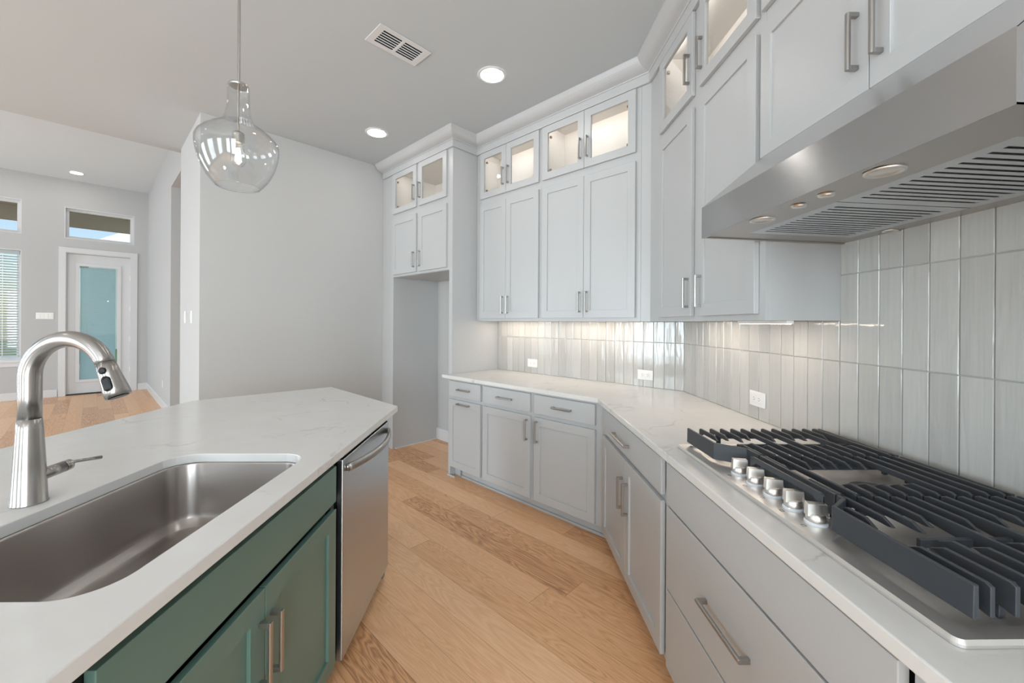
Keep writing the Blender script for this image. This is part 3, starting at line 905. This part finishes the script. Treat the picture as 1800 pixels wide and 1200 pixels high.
# ------------------------------------------------------------------ under-cabinet lights
def strip(label, loc, rz, length):
    t = thing('under_cabinet_light', label, 'light fixture', loc, rz)
    bm = BM(); box(bm, 0, length, 0, .028, -.014, -.0005); obj('housing', bm, 'white_plastic', t, bevel=.002)
    bm = BM(); box(bm, .01, length - .01, .004, .024, -.0155, -.0142); obj('diffuser', bm, 'strip_light', t)
    return t
strip('slim light bar under the wall cabinet beside the fridge recess', (*ab(2.86, NW - .15), UB + .0195), -PI / 4, .62)
strip('slim light bar under the widest back wall cabinet', (*ab(2.08, NW - .15), UB + .0195), -PI / 4, .70)
strip('slim light bar under the wall cabinet nearest the range hood, hood end', (1.07, 1.83, UB + .0015), -PI / 2, .325)
strip('slim light bar under the wall cabinet left of the hood, corner end', (1.09, 2.42, UB + .0195), -PI / 2, .42)

# ------------------------------------------------------------------ range hood
HY0, HY1 = .560, 1.474
HF, HZ0, HZ1, HZT = .727, 1.700, 1.812, 2.000
t = thing('range_hood', 'stainless steel range hood mounted under the cabinet above the cooktop', 'range hood', (XW, (HY0 + HY1) / 2, HZ0))
bm = BM()
sec = [(HF, HZ0), (HF, HZ1), (.948, HZT - .001), (XW - .002, HZT - .001), (XW - .002, HZ0 - .018)]
def extr(bm, sec, y0, y1, ends=True):
    A = [bm.verts.new((x, y0, z)) for x, z in sec]; B_ = [bm.verts.new((x, y1, z)) for x, z in sec]
    n = len(sec)
    for i in range(n):
        bm.faces.new((A[i], A[(i + 1) % n], B_[(i + 1) % n], B_[i]))
    if ends: bm.faces.new(A[::-1]); bm.faces.new(B_)
# shell as thin plates: front band, sloping top, ends, back
th = .0015
def strip_plate(bm, p, q, y0, y1, inward):
    ix, iz = inward
    extr(bm, [p, q, (q[0] + ix, q[1] + iz), (p[0] + ix, p[1] + iz)], y0, y1)
strip_plate(bm, (HF, HZ0), (HF, HZ1), HY0, HY1, (th, 0))
strip_plate(bm, (HF, HZ1), (.948, HZT - .001), HY0, HY1, (th, -th))
strip_plate(bm, (.948, HZT - .001), (XW - .002, HZT - .001), HY0, HY1, (0, -th))
for yy in (HY0, HY1 - th):
    extr(bm, [(x + (th if x == HF else 0), z) for x, z in sec], yy, yy + th)
obj('canopy', bm, 'hood_steel', t, world=True)
def under(x): return HZ0 - .018 * (x - HF) / (XW - HF)
fx0, fx1, fy0, fy1 = .852, 1.205, .655, 1.385
bm = BM()
plate(bm, HF + .002, XW - .003, HY0 + .002, HY1 - .002, 0, .004, [(fx0, fx1, fy0, fy1)], lambda x, y, z: (x, z, under(x) + .004 + y))
obj('underside_panel', bm, 'hood_under_steel', t, world=True)
bm = BM()
for (a0, a1, b0, b1) in ((HF + .0005, HF + .012, HY0, HY1), (HF + .012, XW - .004, HY0, HY0 + .010), (HF + .012, XW - .004, HY1 - .010, HY1)):
    plate(bm, a0, a1, b0, b1, 0, .0035, (), lambda x, y, z: (x, z, under(x) + y))
obj('bottom_lip', bm, 'hood_under_steel', t, world=True)
bm = BM()
extr(bm, [(fx0 - .004, 1.72), (fx1 + .004, 1.71), (fx1 + .004, 1.78), (fx0 - .004, 1.78)], fy0 - .004, fy1 + .004)
obj('grease_chamber', bm, 'slot_dark', t, world=True)
fmid = (fy0 + fy1) / 2
for y0_, y1_ in ((fy0, fmid - .002), (fmid + .002, fy1)):
    hs = []
    n_ = int((y1_ - y0_ - .05) / .0238)
    st_ = (y1_ - y0_ - n_ * .0238) / 2
    for k in range(n_):
        c_ = y0_ + st_ + (k + .5) * .0238
        hs.append((fx0 + .030, fx1 - .030, c_ - .0045, c_ + .0045))
    bm = BM()
    plate(bm, fx0, fx1, y0_, y1_, 0, .003, hs, lambda x, y, z: (x, z, under(x) + .0045 + y))
    f_ = obj('baffle_filter', bm, 'filter_steel', t, world=True)
    bm = BM()
    for k in range(n_ + 1):
        c_ = y0_ + st_ + k * .0238
        x = fx0 + .032
        plate(bm, fx0 + .030, fx1 - .030, c_ + .0015, c_ + .0035, .003, .006, (), lambda x, y, z: (x, z, under(x) + .0045 + y))
    q_ = obj('baffle_ribs', bm, 'hood_under_steel', f_, world=True)
def hood_lamp(x, y, r=.036):
    z = under(x) + .004
    bm = BM(); lathe(bm, [(r * .72, -.001), (r * .78, -.004), (r, -.004), (r * 1.02, -.0005)], (x, y, z), 32)
    o = obj('lamp_ring', bm, 'cooktop_steel', t, world=True, smooth=True)
    bm = BM(); lathe(bm, [(0, -.0018), (r * .74, -.0018), (r * .74, -.0002)], (x, y, z), 24); obj('lamp_lens', bm, 'hood_lamp', o, world=True)
hood_lamp(.782, .816, .034); hood_lamp(.782, 1.208, .034); hood_lamp(1.232, 1.265, .020)
for yy in (.968, 1.059):
    z = under(.784) + .004
    bm = BM(); lathe(bm, [(0, -.006), (.015, -.006), (.017, -.004), (.017, -.0002), (.020, -.0002)], (.784, yy, z), 28)
    obj('control_button', bm, 'chrome_knob', t, world=True, smooth=True)

# ------------------------------------------------------------------ gas cooktop
KX0, KX1, KY0, KY1 = .664, 1.232, .574, 1.535
t = thing('gas_cooktop', 'stainless steel five-burner gas cooktop set in the worktop', 'cooktop', ((KX0 + KX1) / 2, (KY0 + KY1) / 2, CT))
bm = BM()
def ring(x0, x1, y0, y1, r, z): return [(x, y, z) for x, y in rrect(x0, x1, y0, y1, r)]
def soften(pts, rad, n=5):
    out = []
    for i in range(len(pts)):
        p, a_, b_ = Vector(pts[i]), Vector(pts[i - 1]), Vector(pts[(i + 1) % len(pts)])
        q0, q1 = p + (a_ - p).normalized() * rad, p + (b_ - p).normalized() * rad
        for k in range(n + 1):
            u_ = k / n; out.append(tuple(q0 * (1 - u_) ** 2 + p * 2 * u_ * (1 - u_) + q1 * u_ ** 2))
    return out
rings = [ring(KX0, KX1, KY0, KY1, .014, CT + .0005), ring(KX0, KX1, KY0, KY1, .014, CT + .005), ring(KX0 + .004, KX1 - .004, KY0 + .004, KY1 - .004, .012, CT + .011)]
vv_ = loft(bm, rings, True, False)
well = soften([(.699, .604), (.699, .850), (.784, .902), (.784, 1.262), (.697, 1.335), (.697, 1.512), (1.222, 1.512), (1.222, .604)], .02)
wt = [bm.verts.new((*p, CT + .011)) for p in well]
wb = [bm.verts.new((p[0], p[1], CT + .0035)) for p in well]
top = vv_[-1]
eo = [bm.edges.get((top[i], top[(i + 1) % len(top)])) for i in range(len(top))]
ei = [bm.edges.new((wt[i], wt[(i + 1) % len(wt)])) for i in range(len(wt))]
bmesh.ops.triangle_fill(bm, use_beauty=True, edges=eo + ei)
for i in range(len(wt)): bm.faces.new((wt[i], wt[(i + 1) % len(wt)], wb[(i + 1) % len(wt)], wb[i]))
bm.faces.new(wb)
obj('drip_tray', bm, 'cooktop_steel', t, world=True)
ZT = CT + .011
def blade(bm, x, pts, th_=.0075):
    """vertical blade in the y-z plane at x"""
    A = [bm.verts.new((x - th_ / 2, y, z)) for y, z in pts]; B_ = [bm.verts.new((x + th_ / 2 , y, z)) for y, z in pts]
    n = len(pts)
    for i in range(n): bm.faces.new((A[i], A[(i + 1) % n], B_[(i + 1) % n], B_[i]))
    bm.faces.new(A[::-1]); bm.faces.new(B_)
def wall_path(bm, path, z0, z1, th_=.010):
    prof = [(-th_ / 2, z0), (th_ / 2, z0), (th_ / 2 * .8, z1), (-th_ / 2 * .8, z1)]
    sweep(bm, path, prof)
GT = .990
xs_b = [.748 + .0395 * i for i in range(12)]
def grate(label, y0, y1, front, skip, outer):
    bm = BM()
    wall_path(bm, front, ZT + .012, GT)
    yc = (y0 + y1) / 2
    hw = (y1 - y0) / 2
    for i, x in enumerate(xs_b):
        xf = max(p[0] for p in front)
        # where the angled front cuts the bar
        ya, yb = y0, y1
        if i == 0 and len(front) > 2:
            if outer == 'far': ya = 1.315
            if outer == 'near': yb = .868
        def seg(s0, s1, foot0, foot1):
            low = GT - .0155
            p = []
            p.append((s0, GT - (.004 if foot0 else .013)))
            p.append((s0 + (.008 if foot0 else .024), GT)); p.append((s1 - (.008 if foot1 else .024), GT)); p.append((s1, GT - (.004 if foot1 else .013)))
            if foot1: p += [(s1, ZT + .014 if foot1 == 2 else GT - .034), (s1 - .03, ZT + .020 if foot1 == 2 else low)]
            else: p += [(s1 - .012, low)]
            if foot0: p += [(s0 + .03, ZT + .020 if foot0 == 2 else low), (s0, ZT + .014 if foot0 == 2 else GT - .034)]
            else: p += [(s0 + .012, low)]
            blade(bm, x, p)
        f0 = 2 if outer == 'near' else 0 if outer == 'mid' else 0
        f1 = 1 if outer == 'far' else 0
        if i in skip:
            g = skip[i]
            if yc - g > ya + .02: seg(ya, yc - g, 2 if outer == 'near' else 1, 0)
            if yb > yc + g + .02: seg(yc + g, yb, 0, 1)
        else:
            seg(ya, yb, 2 if outer == 'near' else 1, 1)
    # low cross bars carrying the blades, back blade, feet
    for yy in (y0 + .035, y1 - .035):
        box(bm, front[0][0] if outer == 'x' else .79, 1.205, yy - .005, yy + .005, GT - .030, GT - .015)
    box(bm, .80, 1.205, yc - .005, yc + .005, GT - .032, GT - .015) if outer != 'mid' else None
    box(bm, 1.200, 1.208, y0 + .002, y1 - .002, ZT + .02, GT - .002)
    box(bm, 1.208, 1.222, y0 + .006, y1 - .006, ZT + .03, GT - .012)
    for yy in (y0 + .035, y1 - .035):
        for xx in (.80, 1.195): box(bm, xx - .006, xx + .006, yy - .006, yy + .006, CT + .004, GT - .015)
    return obj('burner_grate', bm, 'grate_iron', t, world=True, bevel=.0012)
grate('far', 1.206, 1.520, [(.703, 1.520), (.703, 1.330), (.777, 1.268), (.777, 1.206)],
      {0: .03, 1: .032, 2: .012, 3: .034, 5: .02, 7: .034, 8: .03, 10: .034}, 'far')
grate('mid', .926, 1.202, [(.777, 1.202), (.777, .926)], {3: .05, 4: .05, 5: .055, 6: .055, 7: .05, 1: .02}, 'mid')
grate('near', .600, .922, [(.777, .922), (.777, .905), (.722, .865), (.722, .600)],
      {0: .03, 1: .034, 2: .012, 3: .034, 5: .02, 7: .034, 8: .03, 10: .034}, 'near')
def burner(x, y, r):
    bm = BM(); lathe(bm, [(0, 0), (r * 1.7, 0), (r * 1.75, .002), (r * 1.2, .006), (r, .010), (r, .022), (0, .022)], (x, y, ZT - .007), 40)
    o = obj('burner', bm, 'cooktop_steel', t, world=True, smooth=False)
    bm = BM(); lathe(bm, [(0, .0222), (r * .95, .0222), (r * .97, .028), (r * .8, .031), (0, .032)], (x, y, ZT - .007), 40)
    obj('burner_cap', bm, 'grate_iron', o, world=True)
burner(.88, 1.363, .030); burner(1.10, 1.363, .036); burner(.99, 1.064, .050); burner(.87, .760, .036); burner(1.10, .760, .030)
for yy in (1.228, 1.150, 1.072, .997, .924):
    x = .728
    bm = BM(); lathe(bm, [(0, 0), (.0235, 0), (.0235, .004), (.021, .006), (0, .006)], (x, yy, ZT), 40)
    kn = obj('control_knob', bm, 'clear_ring', t, world=True)
    bm = BM()
    lathe(bm, [(0, .006), (.0195, .006), (.0205, .012), (.0195, .020), (.0170, .0235), (0, .024)], (x, yy, ZT), 40)
    # grip bar, turned towards the wall
    c_, s_ = math.cos(-.25), math.sin(-.25)
    P8 = []
    for zz, hx, hy in ((.017, .0215, .0105), (.046, .0200, .0085)):
        for qx, qy in ((-hx, -hy), (hx, -hy), (hx, hy), (-hx, hy)):
            P8.append(bm.verts.new((x + qx * c_ - qy * s_, yy + qx * s_ + qy * c_, ZT + zz)))
    for f in ((0, 3, 2, 1), (4, 5, 6, 7), (0, 1, 5, 4), (1, 2, 6, 5), (2, 3, 7, 6), (3, 0, 4, 7)): bm.faces.new([P8[i] for i in f])
    obj('knob_grip', bm, 'chrome_knob', kn, world=True, bevel=.0008)
    bm = BM(); sq = .0045
    for (q0, q1, q2, q3) in ((-sq, sq, -sq, -sq + .0008), (-sq, sq, sq - .0008, sq), (-sq, -sq + .0008, -sq, sq), (sq - .0008, sq, -sq, sq)):
        box(bm, x - .038 + q0, x - .038 + q1, yy - .012 + q2, yy - .012 + q3, ZT, ZT + .0003)
    box(bm, x - .0395, x - .0375, yy - .0145, yy - .0125, ZT, ZT + .0003) if False else None
    obj('burner_mark', bm, 'slot_dark', t, world=True)

# ------------------------------------------------------------------ island
IX = -.645                          # island frame plane
SX0, SX1, SY0, SY1, SR = -1.146, -.690, .693, 1.456, .085
bm = BM()
outer = [(-.594, -.10), (-.594, 2.285), ab(2.965, 1.205), (-1.838, 2.425), (-1.838, -.10)]
inner = rrect(SX0, SX1, SY0, SY1, SR, 10)
def ring_edges(pts, z):
    vs = [bm.verts.new((*p, z)) for p in pts]
    return vs, [bm.edges.new((vs[i], vs[(i + 1) % len(vs)])) for i in range(len(vs))]
zs_ = {}
for z in (CT, .884):
    vo_, eo = ring_edges(outer, z); vi, ei = ring_edges(inner, z)
    bmesh.ops.triangle_fill(bm, use_beauty=True, use_dissolve=False, edges=eo + ei)
    zs_[z] = (vo_, vi)
for k in (0, 1):
    A, B_ = zs_[CT][k], zs_[.884][k]
    for i in range(len(A)): bm.faces.new((A[i], A[(i + 1) % len(A)], B_[(i + 1) % len(A)], B_[i]))
bmesh.ops.dissolve_limit(bm, angle_limit=.005, verts=bm.verts, edges=bm.edges)
tag(obj('island_worktop', bm, 'quartz', bevel=.0025, segs=2), 'white quartz worktop with grey veins on the green island', 'worktop')

# sink
t = thing('kitchen_sink', 'single-bowl stainless steel sink undermounted in the island', 'sink', ((SX0 + SX1) / 2, (SY0 + SY1) / 2, .66))
bm = BM()
def rr(inset, z, r): return [(x, y, z) for x, y in rrect(SX0 + inset, SX1 - inset, SY0 + inset, SY1 - inset, r, 10)]
prof = [(-.02, .8835, SR + .02), (.002, .8835, SR), (.003, .878, SR), (.008, .80, SR - .002), (.013, .715, SR - .004)]
for k in range(1, 7):
    a_ = k / 6 * PI / 2
    prof.append((.013 + .045 * (1 - math.cos(a_)), .715 - .045 * math.sin(a_), SR - .004 - .02 * (k / 6)))
prof.append((.16, .666, .05)); prof.append((.20, .664, .03))
rings = [rr(i, z, r) for i, z, r in prof]
loft(bm, rings, False, True)
prof_o = [(-.02, .8825, SR + .02), (-.002, .8825, SR), (.005, .71, SR), (.05, .660, SR - .02), (.20, .658, .03)]
loft(bm, [rr(i, z, r) for i, z, r in prof_o], False, True)
obj('bowl', bm, 'sink_steel', t, world=True, smooth=True)
bm = BM(); lathe(bm, [(0, .667), (.02, .667), (.035, .669), (.055, .6705), (.058, .668)], ((SX0 + SX1) / 2 - .05, (SY0 + SY1) / 2, 0), 36)
obj('drain', bm, 'chrome_knob', t, world=True, smooth=True)

# faucet
FXc, FYc = -1.220, 1.066
t = thing('kitchen_faucet', 'brushed nickel pull-down faucet with a high arch behind the island sink', 'faucet', (FXc, FYc, CT))
bm = BM(); lathe(bm, [(0, 0), (.0345, 0), (.0345, .002), (.033, .004), (.0290, .10), (.0245, .19), (.0225, .216), (0, .216)], (FXc, FYc, CT + .0005), 48)
obj('faucet_base', bm, 'faucet_steel', t, world=True, smooth=True)
bm = BM(); ptsf = [(FXc, FYc, 1.131), (FXc, FYc, 1.19), (FXc, FYc, 1.236)]
R_ = .0985; cxf, czf = FXc + R_, 1.238
A_END = 158
for k in range(1, 27):
    a_ = math.radians(180 - A_END * k / 26)
    ptsf.append((cxf + R_ * math.cos(a_), FYc, czf + R_ * math.sin(a_)))
tube(bm, ptsf, [.0218] * 3 + [.0218 - .0018 * k / 26 for k in range(1, 27)], 28)
obj('spout', bm, 'faucet_steel', t, world=True, smooth=True)
pe = Vector(ptsf[-1]); a_ = math.radians(180 - A_END)
td = Vector((math.sin(a_), 0, -math.cos(a_))).normalized()
bm = BM(); tube(bm, [pe + td * .0004, pe + td * .03, pe + td * .075, pe + td * .092, pe + td * .0925], [.0202, .0222, .0265, .0272, .024], 32)
hd = obj('spray_head', bm, 'faucet_steel', t, world=True, smooth=False)
for p in hd.data.polygons: p.use_smooth = len(p.vertices) == 4
bm = BM(); tube(bm, [pe + td * .0926, pe + td * .0945], [.0215, .020], 28); obj('spray_face', bm, 'black_plastic', hd, world=True)
# buttons face the camera side (-y) and slightly towards +x
side = Vector((.25, -1, 0)).normalized()
side = (side - td * side.dot(td)).normalized()
upv = td.cross(side)
def button(c0, c1, w_, name):
    bm = BM()
    for (off, r_) in ((0, 1),):
        pts_ = []
        n = 14
        for k in range(n + 1):
            b_ = PI * k / n; pts_.append((math.sin(b_) * w_ * -1, None, math.cos(b_) * w_))
    loop = []
    for k in range(15):
        b_ = PI * k / 14; loop.append((c1 + math.sin(b_) * w_, math.cos(b_) * w_))
    for k in range(15):
        b_ = PI * k / 14; loop.append((c0 - math.sin(b_) * w_, -math.cos(b_) * w_))
    rings = []
    for lift, sc in ((.012, 1), (.0005, 1), (.0015, .85)):
        rg = []
        for l_, w0 in loop:
            lm = (c0 + c1) / 2 + (l_ - (c0 + c1) / 2) * sc
            rad = .0215 + (.027 - .0215) * min(max(lm / .09, 0), 1)
            ww = w0 * sc
            base = math.sqrt(max(rad * rad - ww * ww, 0))
            rg.append(tuple(pe + td * lm + upv * ww + side * (base + (-.012 if lift == .012 else lift))))
        rings.append(rg)
    loft(bm, rings, True, True)
    obj(name, bm, 'black_plastic', hd, world=True, smooth=False)
button(.021, .0215, .0085, 'spray_button'); button(.047, .066, .0105, 'spray_rocker')
bm = BM()
hz = .980
tube(bm, [(FXc + .012, FYc + .01, hz), (FXc + .012, FYc + .067, hz + .003)], [.0155, .0150], 28)
tube(bm, [(FXc + .012, FYc + .0685, hz + .003), (FXc + .012, FYc + .085, hz + .004), (FXc + .012, FYc + .0885, hz + .004)], [.0150, .0145, .011], 28)
hb = obj('handle_barrel', bm, 'faucet_steel', t, world=True)
for p in hb.data.polygons: p.use_smooth = len(p.vertices) == 4
bm = BM(); tube(bm, [(FXc + .020, FYc + .078, hz + .012), (FXc + .030, FYc + .155, hz + .0)], [.0042, .0050], 16); obj('lever', bm, 'faucet_steel', hb, world=True, smooth=True)

# island cabinets (fronts face the aisle, local x = +y)
def base_I(label, y0, y1, name='base_cabinet', cat='cabinet'):
    loc, rz = fr('I', x=IX, y=y0)
    return thing(name, label, cat, loc, rz), y1 - y0
YI0, YI1 = .610, 1.556
t, wd = base_I('green sink cabinet in the island with two doors below a wide panel', YI0, YI1)
DI = .60
bm = BM()
box(bm, 0, .018, .019, DI, .09, .8835); box(bm, wd - .018, wd, .019, DI, .09, .8835); box(bm, .018, wd - .018, .019, DI, .09, .108)
obj('cabinet_body', bm, 'green_paint', t)
bm = BM(); plate(bm, 0, wd, .09, .8835, 0, .019, [(.03, wd - .03, .112, .69)]); obj('face_frame', bm, 'dark_frame', t)
slab('false_front', t, .635 - YI0, 1.530 - YI0, .712, .845, 'green_paint')
for y0_, y1_, hs in ((.635, 1.0785, 'R'), (1.0815, 1.530, 'L')):
    x0, x1 = y0_ - YI0, y1_ - YI0
    o = shaker('door', t, x0, x1, .098, .683, 'green_paint', sw=.062)
    pull(o, x1 - .022 if hs == 'R' else x0 + .028, .520 if hs == 'L' else .525, -DT, .165)
bm = BM(); box(bm, 0, wd, .060, .076, 0, .09); obj('toe_kick', bm, 'green_paint', t)
t, wd = base_I('green island cabinet nearest the camera', -.05, .608)
bm = BM(); box(bm, 0, wd, .019, DI, .09, .8835); obj('cabinet_body', bm, 'green_paint', t)
bm = BM(); plate(bm, 0, wd, .09, .8835, 0, .019); obj('face_frame', bm, 'dark_frame', t)
o = slab('drawer_front', t, .015, wd - .02, .712, .845, 'green_paint'); pull(o, wd / 2, .78, -DT, .165, False)
o = shaker('door', t, .015, wd - .02, .098, .683, 'green_paint'); pull(o, wd - .06, .55, -DT, .165)
bm = BM(); box(bm, 0, wd, .060, .076, 0, .09); obj('toe_kick', bm, 'green_paint', t)

t, wd = base_I('stainless steel dishwasher with a bowed bar handle at the end of the island', 1.572, 2.190, 'dishwasher', 'dishwasher')
bm = BM(); box(bm, .008, wd - .008, -.001, .56, .10, .8825); obj('dishwasher_body', bm, 'dark_frame', t)
bm = BM(); plate(bm, 0, wd, .075, .852, -.028, -.002); obj('dishwasher_door', bm, 'dishwasher_steel', t, bevel=.004, segs=3)
bm = BM(); box(bm, .004, wd - .004, -.020, -.0015, .8535, .865); obj('control_strip', bm, 'black_plastic', t)
bm = BM()
hp = []
for k in range(17):
    u_ = k / 16; hp.append((.035 + (wd - .07) * u_, -.036 - .052 * math.sin(PI * u_) ** .8, .812))
rings = []
for i, p in enumerate(hp):
    q = Vector(hp[min(i + 1, 16)]) - Vector(hp[max(i - 1, 0)]); q.normalize(); nn = Vector((q.y, -q.x, 0))
    rings.append([tuple(Vector(p) + nn * (math.cos(b) * .010) + Vector((0, 0, math.sin(b) * .0165))) for b in [2 * PI * j / 16 for j in range(16)]])
loft(bm, rings, True, True)
for xx in (.030, wd - .050): box(bm, xx, xx + .02, -.038, -.028, .799, .825)
hnd = obj('bar_handle', bm, 'pull_nickel', t)
for p in hnd.data.polygons: p.use_smooth = len(p.vertices) == 4
bm = BM(); box(bm, 0, wd, .045, .06, .0, .098); obj('toe_panel', bm, 'black_plastic', t)
# island end and back panels
t = thing('kitchen_island', 'green end and back body of the island under the worktop overhang', 'kitchen island', (-1.2, 1.9, 0))
bm = BM()
e0 = (IX, 2.192); e1 = (IX, 2.225); e2 = ab(2.62, 1.12); e3 = (-1.50, 2.25); e4 = (-1.50, -.05); e5 = (-1.26, -.05); e6 = (-1.26, 2.192)
prism(bm, [e0, e1, e2, e3, e4, e5, e6], 0, .8835)
obj('panel_body', bm, 'green_paint', t, world=True)

# ------------------------------------------------------------------ pendant
PXc, PYc = -1.074, 1.65
t = thing('pendant_light', 'clear glass schoolhouse-shaped pendant hanging over the island', 'pendant light', (PXc, PYc, CEIL))
G = [(.0335, 2.336), (.0375, 2.331), (.0385, 2.322), (.0385, 2.29), (.0390, 2.262), (.0410, 2.238), (.0450, 2.215), (.051, 2.196), (.058, 2.184), (.070, 2.174), (.095, 2.157), (.120, 2.137), (.136, 2.119), (.1435, 2.101), (.1440, 2.080), (.1400, 2.052), (.132, 2.020), (.120, 1.988), (.105, 1.960), (.090, 1.940), (.0800, 1.929), (.0765, 1.924), (.0750, 1.928)]
inner_g = [(max(r - .0028, .001), z) for r, z in G[:-2]]
bm = BM(); lathe(bm, G + inner_g[::-1][:], (PXc, PYc, 0), 64)
obj('glass_shade', bm, 'globe_glass', t, world=True, smooth=True)
bm = BM(); lathe(bm, [(0, 2.329), (.0325, 2.329), (.0335, 2.333), (.0335, 2.338), (.028, 2.341), (0, 2.342)], (PXc, PYc, 0), 36)
obj('shade_cap', bm, 'pendant_nickel', t, world=True)
bm = BM(); tube(bm, [(PXc, PYc, 2.34), (PXc, PYc, CEIL - .02)], .0052, 14); lathe(bm, [(0, CEIL - .025), (.06, CEIL - .025), (.065, CEIL - .001), (0, CEIL - .001)], (PXc, PYc, 0), 36)
obj('stem', bm, 'pendant_nickel', t, world=True)
bm = BM(); tube(bm, [(PXc, PYc, 2.13), (PXc, PYc, 2.33)], .0042, 12); lathe(bm, [(0, 2.147), (.016, 2.146), (.0215, 2.139), (.0215, 2.100), (0, 2.100)], (PXc, PYc, 0), 28)
obj('lamp_socket', bm, 'pendant_nickel', t, world=True)
bm = BM(); lathe(bm, [(.013, 2.100), (.015, 2.088), (.022, 2.068), (.028, 2.048), (.0265, 2.028), (.017, 2.012), (0, 2.006)], (PXc, PYc, 0), 32)
bulb = obj('light_bulb', bm, 'globe_glass', t, world=True, smooth=True)
bm = BM()
for k in range(6):
    a_ = 2 * PI * k / 6; dx, dy = .008 * math.cos(a_), .008 * math.sin(a_)
    tube(bm, [(PXc + dx * .6, PYc + dy * .6, 2.080), (PXc + dx * 1.3, PYc + dy * 1.3, 2.030)], .0024, 6)
obj('filament', bm, 'bulb_filament', bulb, world=True)
